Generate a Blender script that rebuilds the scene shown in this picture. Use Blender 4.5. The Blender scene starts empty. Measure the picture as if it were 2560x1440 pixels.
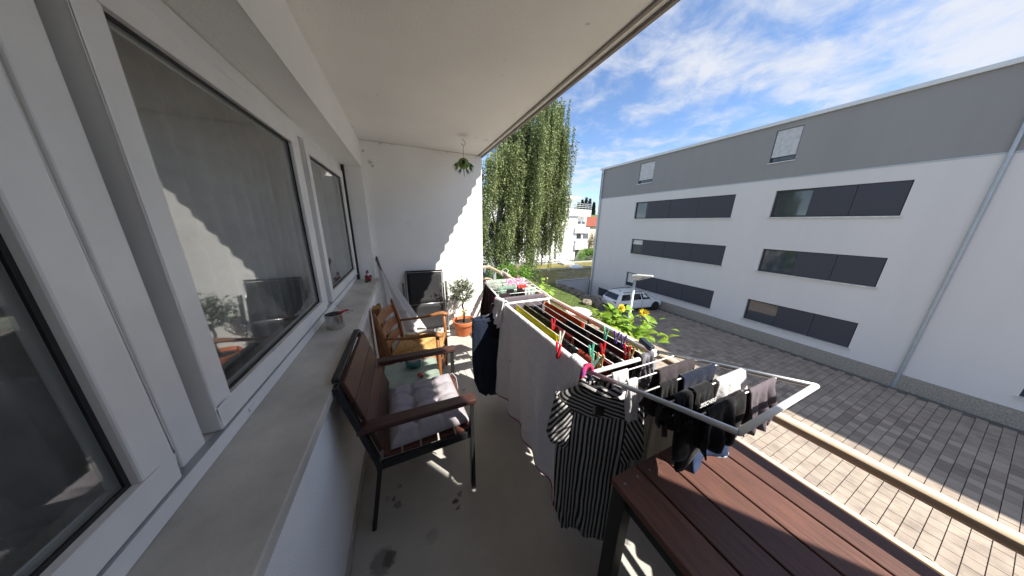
import bpy, bmesh, math, random
from math import sin, cos, pi, radians, atan2, sqrt
from mathutils import Vector, Matrix, noise
random.seed(7)
S = bpy.context.scene
COL = S.collection
V = Vector

# ------------------------------------------------------------------ camera, sky, sun, exposure
CAM = V((0.374, 0.0, 1.602)); FPX = 597.0
YAW, PIT, ROL = radians(24.2), radians(15.0), radians(1.28)
FW = V((sin(YAW)*cos(PIT), cos(YAW)*cos(PIT), -sin(PIT)))
_r = V((cos(YAW), -sin(YAW), 0)); _u = _r.cross(FW)
RT = _r*cos(ROL) + _u*sin(ROL); UP = -_r*sin(ROL) + _u*cos(ROL)
cd = bpy.data.cameras.new('camera'); cam = bpy.data.objects.new('camera', cd); COL.objects.link(cam)
cam.matrix_world = Matrix(((RT.x, UP.x, -FW.x, CAM.x), (RT.y, UP.y, -FW.y, CAM.y), (RT.z, UP.z, -FW.z, CAM.z), (0, 0, 0, 1)))
cd.sensor_width = 36; cd.lens = FPX/2560*36; cd.clip_start = 0.02; cd.clip_end = 1000
S.camera = cam
def ray(x, y): return FW + RT*((x-1280)/FPX) - UP*((y-720)/FPX)
def atz(x, y, z): d = ray(x, y); return CAM + d*((z-CAM.z)/d.z)
def atx(x, y, X): d = ray(x, y); return CAM + d*((X-CAM.x)/d.x)
def aty(x, y, Y): d = ray(x, y); return CAM + d*((Y-CAM.y)/d.y)

SUN = V((0.73, -1.0, 1.387)).normalized()
sd = bpy.data.lights.new('sun', 'SUN'); sd.energy = 2.5; sd.angle = radians(0.53); sd.color = (1, 0.95, 0.87)
so = bpy.data.objects.new('sun', sd); COL.objects.link(so); so.rotation_euler = SUN.to_track_quat('Z', 'Y').to_euler()
w = bpy.data.worlds.new('World'); S.world = w; w.use_nodes = True
nt = w.node_tree; nt.nodes.clear(); N = nt.nodes.new; L = nt.links.new
sky = N('ShaderNodeTexSky'); sky.sky_type = 'NISHITA'; sky.sun_disc = False
sky.sun_elevation = math.asin(SUN.z); sky.sun_rotation = atan2(SUN.x, SUN.y)
sky.air_density = 0.85; sky.dust_density = 0.1; sky.ozone_density = 4.0; sky.altitude = 400
tc = N('ShaderNodeTexCoord'); sp = N('ShaderNodeSeparateXYZ'); L(tc.outputs['Generated'], sp.inputs[0])
def mth(op, a, b=None, clamp=False):
    n = N('ShaderNodeMath'); n.operation = op; n.use_clamp = clamp
    for i, q in enumerate((a, b)):
        if q is None: continue
        if isinstance(q, (int, float)): n.inputs[i].default_value = q
        else: L(q, n.inputs[i])
    return n.outputs[0]
zz = mth('ADD', mth('MAXIMUM', sp.outputs[2], 0.0), 0.16)
cb = N('ShaderNodeCombineXYZ'); L(mth('DIVIDE', sp.outputs[0], zz), cb.inputs[0]); L(mth('DIVIDE', sp.outputs[1], zz), cb.inputs[1])
n1 = N('ShaderNodeTexNoise'); n1.inputs['Scale'].default_value = 5.2; n1.inputs['Detail'].default_value = 9; n1.inputs['Roughness'].default_value = 0.62; n1.inputs['Distortion'].default_value = 0.35
n2 = N('ShaderNodeTexNoise'); n2.inputs['Scale'].default_value = 0.85; n2.inputs['Detail'].default_value = 5; n2.inputs['Distortion'].default_value = 0.6
L(cb.outputs[0], n1.inputs['Vector']); L(cb.outputs[0], n2.inputs['Vector'])
cl = mth('ADD', mth('MULTIPLY', n1.outputs[0], 0.55), mth('MULTIPLY', n2.outputs[0], 0.75))
rp = N('ShaderNodeValToRGB'); rp.color_ramp.elements[0].position = 0.52; rp.color_ramp.elements[1].position = 0.80
rp.color_ramp.interpolation = 'EASE'; L(cl, rp.inputs[0])
mx = N('ShaderNodeMix'); mx.data_type = 'RGBA'; mx.inputs[7].default_value = (3.6, 3.7, 3.95, 1)
L(mth('MULTIPLY', rp.outputs[0], 0.9), mx.inputs[0]); L(sky.outputs[0], mx.inputs[6])
bg = N('ShaderNodeBackground'); bg.inputs[1].default_value = 0.056; wo = N('ShaderNodeOutputWorld')
L(mx.outputs[2], bg.inputs[0]); L(bg.outputs[0], wo.inputs[0])
S.view_settings.view_transform = 'Standard'; S.view_settings.look = 'None'
S.view_settings.gamma = 1; S.view_settings.use_curve_mapping = False; S.view_settings.exposure = 2.1
S.render.engine = 'CYCLES'
try: S.cycles.max_bounces = 10; S.cycles.diffuse_bounces = 6; S.cycles.transparent_max_bounces = 16
except Exception: pass

# ------------------------------------------------------------------ materials
def lin(h):
    h = h.lstrip('#'); o = []
    for i in (0, 2, 4):
        c = int(h[i:i+2], 16)/255; o.append(c/12.92 if c <= .04045 else ((c+.055)/1.055)**2.4)
    return o
MATS = {}
def M(name, col, rough=.6, metal=0, var=.2, scale=6, bump=0, bscale=80, spec=.5, stretch=None, col2=None, coord='Object', trans=0, sheen=0, coat=0):
    if name in MATS: return MATS[name]
    m = bpy.data.materials.new(name); m.use_nodes = True; t = m.node_tree
    b = t.nodes['Principled BSDF']; c = lin(col) if isinstance(col, str) else list(col)
    c2 = (lin(col2) if isinstance(col2, str) else list(col2)) if col2 else [x*(1-var) for x in c]
    c1 = c if col2 else [min(1, x*(1+var*.5)) for x in c]
    b.inputs['Roughness'].default_value = rough; b.inputs['Metallic'].default_value = metal
    b.inputs['Specular IOR Level'].default_value = spec
    if trans: b.inputs['Transmission Weight'].default_value = trans
    if sheen: b.inputs['Sheen Weight'].default_value = sheen
    if coat: b.inputs['Coat Weight'].default_value = coat; b.inputs['Coat Roughness'].default_value = .08
    tc = t.nodes.new('ShaderNodeTexCoord'); mp = t.nodes.new('ShaderNodeMapping')
    if stretch: mp.inputs['Scale'].default_value = stretch
    t.links.new(tc.outputs[coord], mp.inputs[0])
    n = t.nodes.new('ShaderNodeTexNoise'); n.inputs['Scale'].default_value = scale; n.inputs['Detail'].default_value = 6; n.inputs['Roughness'].default_value = .6
    t.links.new(mp.outputs[0], n.inputs['Vector'])
    r = t.nodes.new('ShaderNodeValToRGB'); r.color_ramp.elements[0].position = .3; r.color_ramp.elements[1].position = .7
    r.color_ramp.elements[0].color = (*c2, 1); r.color_ramp.elements[1].color = (*c1, 1)
    t.links.new(n.outputs[0], r.inputs[0]); t.links.new(r.outputs[0], b.inputs['Base Color'])
    if bump:
        n3 = t.nodes.new('ShaderNodeTexNoise'); n3.inputs['Scale'].default_value = bscale; n3.inputs['Detail'].default_value = 4
        t.links.new(mp.outputs[0], n3.inputs['Vector'])
        bp = t.nodes.new('ShaderNodeBump'); bp.inputs['Strength'].default_value = bump; bp.inputs['Distance'].default_value = .01
        t.links.new(n3.outputs[0], bp.inputs['Height']); t.links.new(bp.outputs[0], b.inputs['Normal'])
    MATS[name] = m; return m
def leafmat(name, c1, c2, scale=3, tl=.35):
    m = M(name, c1, .5, col2=c2, scale=scale, spec=.35)
    t = m.node_tree; b = t.nodes['Principled BSDF']; o = t.nodes['Material Output']
    tr = t.nodes.new('ShaderNodeBsdfTranslucent'); mx = t.nodes.new('ShaderNodeMixShader'); mx.inputs[0].default_value = tl
    src = b.inputs['Base Color'].links[0].from_socket
    t.links.new(src, tr.inputs[0]); t.links.new(b.outputs[0], mx.inputs[1]); t.links.new(tr.outputs[0], mx.inputs[2]); t.links.new(mx.outputs[0], o.inputs[0])
    return m
def cloth(name, col, var=.15, tl=.12, scale=9, col2=None):
    m = M(name, col, .9, var=var, scale=scale, bump=.55, bscale=38, spec=.15, col2=col2, sheen=.1)
    if tl:
        t = m.node_tree; b = t.nodes['Principled BSDF']; o = t.nodes['Material Output']
        tr = t.nodes.new('ShaderNodeBsdfTranslucent'); mx = t.nodes.new('ShaderNodeMixShader'); mx.inputs[0].default_value = tl
        t.links.new(b.inputs['Base Color'].links[0].from_socket, tr.inputs[0])
        t.links.new(b.outputs[0], mx.inputs[1]); t.links.new(tr.outputs[0], mx.inputs[2]); t.links.new(mx.outputs[0], o.inputs[0])
    return m

def vary(m, lo=.75, hi=1.2):
    """each board its own tone"""
    t = m.node_tree; b = t.nodes['Principled BSDF']; src = b.inputs['Base Color'].links[0].from_socket
    oi = t.nodes.new('ShaderNodeObjectInfo'); mr = t.nodes.new('ShaderNodeMapRange'); mr.inputs[3].default_value = lo; mr.inputs[4].default_value = hi
    vm = t.nodes.new('ShaderNodeVectorMath'); vm.operation = 'SCALE'; t.links.new(oi.outputs['Random'], mr.inputs[0]); t.links.new(src, vm.inputs[0]); t.links.new(mr.outputs[0], vm.inputs[3]); t.links.new(vm.outputs[0], b.inputs['Base Color'])
    return m
def stains(m, spots, col=(.05, .045, .04)):
    """small dirt marks at world points (objects at the origin)"""
    t = m.node_tree; b = t.nodes['Principled BSDF']; cur = b.inputs['Base Color'].links[0].from_socket; tc = t.nodes.new('ShaderNodeTexCoord')
    nz = t.nodes.new('ShaderNodeTexNoise'); nz.inputs['Scale'].default_value = 60; nz.inputs['Detail'].default_value = 4; t.links.new(tc.outputs['Object'], nz.inputs[0])
    sc = t.nodes.new('ShaderNodeVectorMath'); sc.operation = 'MULTIPLY_ADD'; sc.inputs[1].default_value = (.05, .05, .05); t.links.new(nz.outputs['Color'], sc.inputs[0]); t.links.new(tc.outputs['Object'], sc.inputs[2])
    for (p, r, k) in spots:
        di = t.nodes.new('ShaderNodeVectorMath'); di.operation = 'DISTANCE'; di.inputs[1].default_value = V(p)+V((.025, .025, .025)); t.links.new(sc.outputs[0], di.inputs[0])
        mr = t.nodes.new('ShaderNodeMapRange'); mr.inputs[1].default_value = r*1.5; mr.inputs[2].default_value = r*.5; mr.inputs[3].default_value = 0; mr.inputs[4].default_value = k; t.links.new(di.outputs['Value'], mr.inputs[0])
        mx = t.nodes.new('ShaderNodeMix'); mx.data_type = 'RGBA'; mx.inputs[7].default_value = (*col, 1); t.links.new(mr.outputs[0], mx.inputs[0]); t.links.new(cur, mx.inputs[6]); cur = mx.outputs[2]
    t.links.new(cur, b.inputs['Base Color']); return m
render_w = M('white_render', (.86, .855, .84), .9, var=.05, scale=2.2, bump=.35, bscale=140, spec=.2)
ceil_m = M('ceiling_paint', (.81, .81, .785), .9, var=.07, scale=1.1, bump=.22, bscale=70, spec=.2)
sill_m = M('sill_stone', (.56, .53, .48), .7, var=.28, scale=3.5, bump=.1, bscale=90)
pvc = M('white_pvc', (.84, .84, .83), .35, var=.10, scale=3)
gasket = M('black_gasket', (.02, .02, .02), .6)
dk_metal = M('black_metal', (.018, .018, .02), .42, var=.2, spec=.4)
brown_slat = M('brown_slat', '#4a2e27', .5, col2='#3a241f', stretch=(1, 14, 14), scale=9, bump=.12, bscale=60)
brown_slat_x = M('brown_slat_red', '#5e3a30', .45, col2='#4b2c25', stretch=(14, 1, 14), scale=9, bump=.12, bscale=60)
alu = M('aluminium', (.55, .56, .57), .35, metal=.9, var=.08)
white_coat = M('white_coated_steel', (.82, .82, .8), .35, var=.06)
terracotta = M('terracotta', '#c9774a', .85, col2='#b8643a', scale=7, bump=.15, bscale=60)
soil_m = M('soil', (.035, .025, .018), .95, var=.4, scale=40, bump=.6, bscale=50)
wood = M('orange_wood', '#96633a', .5, col2='#6c4526', stretch=(6, 6, 1), scale=8, bump=.1, bscale=50, spec=.4)
old_wood = M('timber', '#9c7048', .75, col2='#6d4a2d', stretch=(8, 8, 1), scale=6, bump=.3, bscale=40)
glass_dark = M('dark_glass', (.02, .024, .03), .06, var=.1, spec=.8)
anthra = M('anthracite_panel', '#3a3b45', .55, var=.06)
concrete = M('concrete', (.42, .41, .39), .85, var=.2, scale=4, bump=.2, bscale=60)
zinc = M('zinc', (.42, .45, .48), .45, metal=.5, var=.12)

# ------------------------------------------------------------------ mesh helpers
class MB:
    def __init__(s): s.v = []; s.f = []
    def add(s, vs, fs):
        o = len(s.v); s.v += [tuple(p) for p in vs]; s.f += [tuple(i+o for i in f) for f in fs]; return s
    def box(s, x0, x1, y0, y1, z0, z1, mt=None):
        vs = [V((x, y, z)) for z in (z0, z1) for y in (y0, y1) for x in (x0, x1)]
        if mt: vs = [mt @ p for p in vs]
        return s.add(vs, [(0, 2, 3, 1), (4, 5, 7, 6), (0, 1, 5, 4), (2, 6, 7, 3), (0, 4, 6, 2), (1, 3, 7, 5)])
    def bar(s, p, q, w, h, up=(0, 0, 1)):
        p, q = V(p), V(q); d = (q-p).normalized(); up = V(up)
        if abs(d.dot(up)) > .99: up = V((1, 0, 0))
        a = d.cross(up).normalized(); b = a.cross(d)
        vs = [c + a*(i*w/2) + b*(j*h/2) for c in (p, q) for i, j in ((-1, -1), (1, -1), (1, 1), (-1, 1))]
        return s.add(vs, [(0, 3, 2, 1), (4, 5, 6, 7), (0, 1, 5, 4), (1, 2, 6, 5), (2, 3, 7, 6), (3, 0, 4, 7)])
    def tube(s, pts, r, n=8, sq=None):
        pts = [V(p) for p in pts]; R = r if isinstance(r, (list, tuple)) else [r]*len(pts)
        rings = []; a = None
        for i, p in enumerate(pts):
            d = (pts[min(i+1, len(pts)-1)] - pts[max(i-1, 0)]).normalized()
            if a is None:
                a = d.cross(V((0, 0, 1)))
                if a.length < .05: a = d.cross(V((1, 0, 0)))
            else: a = a - d*a.dot(d)
            a = a.normalized(); b = a.cross(d)
            rings.append([p + (a*cos(2*pi*k/n) + b*sin(2*pi*k/n)*(sq or 1))*R[i] for k in range(n)])
        vs = [p for g in rings for p in g]; fs = []
        for i in range(len(rings)-1):
            for k in range(n): fs.append((i*n+k, i*n+(k+1) % n, (i+1)*n+(k+1) % n, (i+1)*n+k))
        fs.append(tuple(range(n-1, -1, -1))); m = (len(rings)-1)*n; fs.append(tuple(range(m, m+n)))
        return s.add(vs, fs)
    def lathe(s, prof, n=20, c=(0, 0, 0), sx=1, sy=1):
        c = V(c); vs = []; fs = []
        for (r, z) in prof:
            for k in range(n): vs.append(c + V((r*cos(2*pi*k/n)*sx, r*sin(2*pi*k/n)*sy, z)))
        for i in range(len(prof)-1):
            for k in range(n): fs.append((i*n+k, i*n+(k+1) % n, (i+1)*n+(k+1) % n, (i+1)*n+k))
        if prof[0][0] > 1e-5: fs.append(tuple(range(n-1, -1, -1)))
        if prof[-1][0] > 1e-5: m = (len(prof)-1)*n; fs.append(tuple(range(m, m+n)))
        return s.add(vs, fs)
    def prism(s, poly, a, b):   # poly of Vectors, extrude by vector b-a
        n = len(poly); vs = [V(p)+V(a) for p in poly] + [V(p)+V(b) for p in poly]
        return s.add(vs, [tuple(range(n-1, -1, -1)), tuple(range(n, 2*n))] + [(i, (i+1) % n, n+(i+1) % n, n+i) for i in range(n)])
    def grid(s, fn, nu, nv):
        vs = [fn(i/nu, j/nv) for j in range(nv+1) for i in range(nu+1)]
        return s.add(vs, [(j*(nu+1)+i, j*(nu+1)+i+1, (j+1)*(nu+1)+i+1, (j+1)*(nu+1)+i) for j in range(nv) for i in range(nu)])
    def leaf(s, p, d, nrm, l, w):
        d = d.normalized(); a = d.cross(nrm)
        if a.length < .01: a = d.cross(V((.3, .5, .8)))
        a = a.normalized()*w/2
        return s.add([p, p+d*l*.45+a, p+d*l, p+d*l*.45-a], [(0, 1, 2, 3)])
    def ball(s, c, rx, ry, rz, n=12, m=8, jit=0, seed=0):
        prof = []; vs = []; fs = []; c = V(c)
        for i in range(m+1):
            t = pi*i/m
            for k in range(n):
                p = V((sin(t)*cos(2*pi*k/n), sin(t)*sin(2*pi*k/n), -cos(t)))
                j = 1+jit*noise.noise(p*1.7+V((seed, seed*.7, 0)))
                vs.append(c+V((p.x*rx*j, p.y*ry*j, p.z*rz*j)))
        for i in range(m):
            for k in range(n): fs.append((i*n+k, i*n+(k+1) % n, (i+1)*n+(k+1) % n, (i+1)*n+k))
        return s.add(vs, fs)
    def mesh(s, name, smooth=False):
        me = bpy.data.meshes.new(name); me.from_pydata(s.v, [], s.f); me.update()
        b = bmesh.new(); b.from_mesh(me); bmesh.ops.remove_doubles(b, verts=b.verts, dist=1e-6) if len(s.v) < 20000 else None
        if len(s.v) < 20000: bmesh.ops.recalc_face_normals(b, faces=b.faces)
        b.to_mesh(me); b.free()
        if smooth:
            for p in me.polygons: p.use_smooth = True
        return me
    def build(s, name, mat, parent=None, smooth=False, bevel=0, sub=0, solid=0):
        o = bpy.data.objects.new(name, s.mesh(name, smooth)); COL.objects.link(o); o.data.materials.append(mat)
        if parent: par(o, parent)
        if solid: m = o.modifiers.new('s', 'SOLIDIFY'); m.thickness = solid; m.offset = 0
        if sub: m = o.modifiers.new('u', 'SUBSURF'); m.levels = m.render_levels = sub
        if bevel:
            m = o.modifiers.new('b', 'BEVEL'); m.width = bevel; m.segments = 2; m.limit_method = 'ANGLE'; m.angle_limit = radians(40)
        return o
def par(o, p):
    o.parent = p; q = p; mt = Matrix()
    o.matrix_parent_inverse = world(p).inverted()
def world(o):
    m = Matrix.LocRotScale(o.location, o.rotation_euler, o.scale)
    return (world(o.parent) @ o.matrix_parent_inverse @ m) if o.parent else m
def tag(o, label=None, cat=None, group=None, kind=None):
    for k, q in (('label', label), ('category', cat), ('group', group), ('kind', kind)):
        if q: o[k] = q
    return o
def thing(name, label, cat, loc=(0, 0, 0), rz=0, group=None):
    o = bpy.data.objects.new(name, None); COL.objects.link(o); o.location = loc; o.rotation_euler = (0, 0, rz)
    o.empty_display_size = .05
    return tag(o, label, cat, group)
def sub(name, mat, parent, fn, local=True, **k):
    """part whose mesh is written in the thing's own coordinates"""
    b = MB(); fn(b); o = b.build(name, mat, None, **k); o.parent = parent
    if not local: o.matrix_parent_inverse = world(parent).inverted()
    return o
def link_copy(o, parent, loc=None, rot=None, scale=None):
    c = o.copy(); COL.objects.link(c); c.parent = parent
    if loc is not None: c.location = loc
    if rot is not None: c.rotation_euler = rot
    if scale is not None: c.scale = scale
    return c
def copy_tree(o, parent=None):
    c = o.copy(); COL.objects.link(c); c.parent = parent
    for ch in list(o.children): copy_tree(ch, c)
    return c
def struct(name, b, mat, **k): return tag(b.build(name, mat, **k), kind='structure')
RZ = lambda a: Matrix.Rotation(a, 4, 'Z')

# ------------------------------------------------------------------ balcony shell
W, D, H = 1.452, 3.521, 2.5
YN = -1.0          # near end wall, unseen
def floor_mat():
    m = M('painted_floor', (.45, .43, .39), .55, var=.22, scale=1.7, bump=.12, bscale=120, spec=.35)
    t = m.node_tree; b = t.nodes['Principled BSDF']; src = b.inputs['Base Color'].links[0].from_socket
    tc = t.nodes.new('ShaderNodeTexCoord')
    nz = t.nodes.new('ShaderNodeTexNoise'); nz.inputs['Scale'].default_value = 45; nz.inputs['Detail'].default_value = 5
    t.links.new(tc.outputs['Object'], nz.inputs[0])
    sc = t.nodes.new('ShaderNodeVectorMath'); sc.operation = 'SCALE'; sc.inputs[3].default_value = .05
    sb = t.nodes.new('ShaderNodeVectorMath'); sb.operation = 'SUBTRACT'; sb.inputs[1].default_value = (.5, .5, .5)
    t.links.new(nz.outputs['Color'], sb.inputs[0]); t.links.new(sb.outputs[0], sc.inputs[0])
    ad = t.nodes.new('ShaderNodeVectorMath'); t.links.new(tc.outputs['Object'], ad.inputs[0]); t.links.new(sc.outputs[0], ad.inputs[1])
    cur = src
    for (px, py, r, k) in ((1140, 1253, .017, .85), (1150, 1235, .012, .6), (1146, 1270, .011, .7), (985, 1247, .011, .6), (995, 1262, .02, .5),
                           (955, 1405, .05, .5), (975, 1395, .03, .55), (1000, 1215, .012, .5), (1565, 1355, .014, .6), (1558, 1340, .01, .6), (1160, 975, .02, .35), (970, 1245, .015, .3), (1080, 1340, .03, .2)):
        p = atz(px, py, 0)
        di = t.nodes.new('ShaderNodeVectorMath'); di.operation = 'DISTANCE'; di.inputs[1].default_value = p
        t.links.new(ad.outputs[0], di.inputs[0])
        mr = t.nodes.new('ShaderNodeMapRange'); mr.inputs[1].default_value = r*1.25; mr.inputs[2].default_value = r*.8; mr.inputs[3].default_value = 0; mr.inputs[4].default_value = k
        t.links.new(di.outputs['Value'], mr.inputs[0])
        mx = t.nodes.new('ShaderNodeMix'); mx.data_type = 'RGBA'; mx.inputs[7].default_value = (.03, .028, .025, 1)
        t.links.new(mr.outputs[0], mx.inputs[0]); t.links.new(cur, mx.inputs[6]); cur = mx.outputs[2]
    # fine grit specks
    n4 = t.nodes.new('ShaderNodeTexNoise'); n4.inputs['Scale'].default_value = 90; n4.inputs['Detail'].default_value = 2; t.links.new(tc.outputs['Object'], n4.inputs[0])
    mr = t.nodes.new('ShaderNodeMapRange'); mr.inputs[1].default_value = .70; mr.inputs[2].default_value = .76; mr.inputs[4].default_value = .5
    t.links.new(n4.outputs[0], mr.inputs[0]); mx = t.nodes.new('ShaderNodeMix'); mx.data_type = 'RGBA'; mx.inputs[7].default_value = (.1, .085, .07, 1)
    t.links.new(mr.outputs[0], mx.inputs[0]); t.links.new(cur, mx.inputs[6])
    t.links.new(mx.outputs[2], b.inputs['Base Color'])
    return m
struct('balcony_floor', MB().box(-.02, 1.50, YN, D, -.18, 0), floor_mat())
stains(ceil_m, [(atz(x, y, H), r, k) for x, y, r, k in ((1158, 337, .05, .22), (1262, 150, .006, .6), (1256, 188, .005, .5), (941, 237, .006, .5), (1106, 222, .004, .5), (1215, 350, .03, .15), (1190, 344, .02, .15), (1470, 60, .008, .4), (700, 120, .008, .4), (880, 316, .015, .4))])
ceil = struct('balcony_ceiling', MB().box(-.3, W, YN, D+.3, H, H+.2), ceil_m)
edge = MB(); edge.box(W-.055, W-.035, YN, D, H-.012, H+.001); edge.box(W+.001, W+.022, YN, D+.3, H-.016, H+.06); edge.box(W+.001, W+.05, YN, D+.3, H+.061, H+.22)
par(edge.build('drip_edge', M('grey_brown_metal', (.26, .235, .21), .5, var=.2), bevel=.003), ceil)
# corrugated balustrade of the floor above (its lower edge makes the wavy shadow on the wall)
XU, ZU = 1.80, 2.296+1.9*(1.80-1.443)
cor = M('corrugated_sheet', (.46, .42, .36), .6, var=.15, scale=3)
def corr(b, X, y0, y1, z0, z1, pitch=.093, amp=.016):
    n = int((y1-y0)/pitch*8)
    b.grid(lambda u, v: V((X+amp*sin(2*pi*(y0+(y1-y0)*u)/pitch), y0+(y1-y0)*u, z0+(z1-z0)*v)), n, 1)
c = MB(); corr(c, XU, -4.5, D+.25, ZU, ZU+1.0); par(c.build('corrugated_panel', cor, solid=.004), ceil)
c = MB()
for y in (-.9, .5, 1.9, 3.3): c.bar((W-.05, y, H+.24), (XU-.03, y, H+.42), .05, .04)
par(c.build('panel_bracket', zinc), ceil)
wb = MB(); wb.box(-.3, W, D, D+.26, -5.2, H-.002); wbm = stains(M('back_wall_render', (.86, .855, .84), .9, var=.05, scale=2.2, bump=.35, bscale=140, spec=.2), [(aty(x, y, D), r, k) for x, y, r, k in ((908, 378, .012, .6), (925, 405, .02, .45), (931, 414, .012, .5), (978, 361, .01, .5), (1069, 372, .008, .5), (1118, 380, .008, .4), (1190, 392, .012, .3), (1020, 560, .03, .06), (1100, 668, .03, .12), (1175, 640, .02, .1), (950, 356, .02, .3))])
wall_back = struct('wall_back', wb, wbm, bevel=.006)
wn = MB(); wn.box(-.3, 2.15, YN-.25, YN-.002, -5.2, 6); struct('wall_near_unseen', wn, render_w)  # unseen; juts past the slab so its edge cuts the sun on floor and table
SZ = .894; LIN = 2.2; YR = 3.44; Y0 = -.55      # sill height, lintel, window reveal
wl = MB(); wl.box(-.3, 0, YN, D, -.2, SZ-.045); wl.box(-.3, 0, YN, D, LIN, H-.002); wl.box(-.3, 0, YR, D, SZ-.045, LIN); wl.box(-.3, 0, YN, Y0, SZ-.045, LIN)
wall_left = struct('wall_left', wl, render_w, bevel=.005)
par(MB().box(-.23, .035, Y0+.002, YR+.03, SZ-.043, SZ).build('window_sill', sill_m, bevel=.005), wall_left)
par(MB().box(.001, .012, YN, D, 0, .06).build('skirting', M('skirting_paint', (.42, .4, .37), .7)), wall_left)
# window in the recess
win = MB(); XF = -.2
win.box(XF-.06, XF, Y0+.002, YR-.002, SZ+.001, SZ+.075); win.box(XF-.06, XF, Y0+.002, YR-.002, LIN-.075, LIN-.002)
YM = (Y0, .82, 2.13, YR)
for i, y in enumerate(YM):
    a, b_ = (y+.002, y+.07) if i == 0 else ((y-.07, y-.002) if i == 3 else (y-.04, y+.04))
    win.box(XF-.058, XF-.001, a, b_, SZ+.076, LIN-.076)
win_o = win.build('window_frame', pvc, bevel=.004); par(win_o, wall_left)
for i in range(3):
    y0, y1 = YM[i]+.075, YM[i+1]-.075
    z0, z1 = SZ+.08, LIN-.08
    s_ = MB(); t = .075
    s_.box(XF-.04, XF+.018, y0, y1, z0, z0+t); s_.box(XF-.04, XF+.018, y0, y1, z1-t, z1)
    s_.box(XF-.04, XF+.018, y0, y0+t, z0+t, z1-t); s_.box(XF-.04, XF+.018, y1-t, y1, z0+t, z1-t)
    sash = s_.build('sash', pvc, bevel=.005); par(sash, win_o); 
    g = MB(); t2 = .075
    g.box(XF-.012, XF-.006, y0+t2, y1-t2, z0+t2, z1-t2); gl = g.build('pane', M('window_glass', (.9, .93, .92), .02, var=.0, trans=1), None); par(gl, win_o)
    k = MB()
    for (a, b_, c_, d_) in ((y0+t2, y1-t2, z0+t2, z0+t2+.009), (y0+t2, y1-t2, z1-t2-.009, z1-t2), (y0+t2, y0+t2+.009, z0+t2+.009, z1-t2-.009), (y1-t2-.009, y1-t2, z0+t2+.009, z1-t2-.009)): k.box(XF-.004, XF+.001, a, b_, c_, d_)
    par(k.build('gasket', gasket), win_o)
for y in (.0, .45, 1.05, 1.8, 2.35, 3.1): par(MB().box(XF+.0005, XF+.007, y, y+.036, SZ+.022, SZ+.034).build('drain_cap', pvc, bevel=.002), win_o)
par(MB().box(XF+.001, XF+.022, Y0+.01, YR-.04, SZ+.0765, SZ+.0795).build('weather_bar', zinc), win_o)
# shutter guide: dark vertical slot at the far reveal
par(MB().box(XF+.002, XF+.03, YR-.03, YR-.003, SZ+.001, LIN-.003).build('shutter_guide', gasket), win_o)
rm = MB(); rm.box(-2.6, -.62, -1.2, 4.2, .0, .02); rm.box(-2.62, -2.6, -1.2, 4.2, 0, 2.6); rm.box(-2.6, -.31, -1.22, -1.2, 0, 2.6); rm.box(-2.6, -.31, 4.2, 4.22, 0, 2.6); rm.box(-2.6, -.31, -1.2, 4.2, 2.58, 2.6)
struct('room_wall', rm, M('room_paint', (.55, .53, .5), .9))
cu = MB()
for (ya, yb) in ((-.5, .95), (1.15, 2.35), (2.5, 3.3)):
    cu.grid(lambda u, v, ya=ya, yb=yb: V((-.38+.022*sin(u*(yb-ya)*55+sin(u*9)*1.5)*(1-.2*v), ya+(yb-ya)*u, .3+1.95*v)), int((yb-ya)*90), 3)
tag(cu.build('window_curtain', cloth('sheer_white', (.78, .77, .75), tl=.4), smooth=True, solid=.003), 'white pleated curtain hanging behind the long window', 'curtain')
# ------------------------------------------------------------------ our own railing
XR, ZR = 1.64, .90
rl = thing('balcony_railing', 'cream balcony railing with round handrail above a beige corrugated panel', 'railing', (XR, 1.3, -.15))
cream = M('cream_wood', '#cdb9a0', .55, col2='#b99f85', stretch=(12, 1, 12), scale=7, bump=.08)
YE = D+.20
b = MB(); b.tube([(W-.05+.06, YE+.06, ZR), (W+.1, YE+.06, ZR), (XR-.03, YE+.03, ZR), (XR, YE-.03, ZR), (XR, -2.5, ZR)], .023, 12)
hr = b.build('handrail', cream, rl, smooth=True)
b = MB(); b.tube([(W+.01, YE+.06, ZR-.2), (XR-.03, YE+.05, ZR-.2), (XR, YE, ZR-.2), (XR, -2.5, ZR-.2)], .018, 8); b.build('lower_rail', cream, rl, smooth=True)
for y in (-1.9, -.55, .8, 2.15, 3.5):
    p = MB().box(XR-.02, XR+.02, y-.02, y+.02, -.16, ZR-.015); p.bar((1.46, y, -.1), (XR-.021, y, -.1), .05, .04); p.build('post', zinc, rl, bevel=.003)
b = MB(); corr(b, XR+.045, -2.5, YE, -.12, ZR-.215); b.build('corrugated_panel', cor, rl, solid=.004)
b = MB(); b.box(1.502, XR+.02, -2.5, YE, -.16, -.12); b.build('floor_edge', M('cream_paint', '#b9a78c', .6), rl)
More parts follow.
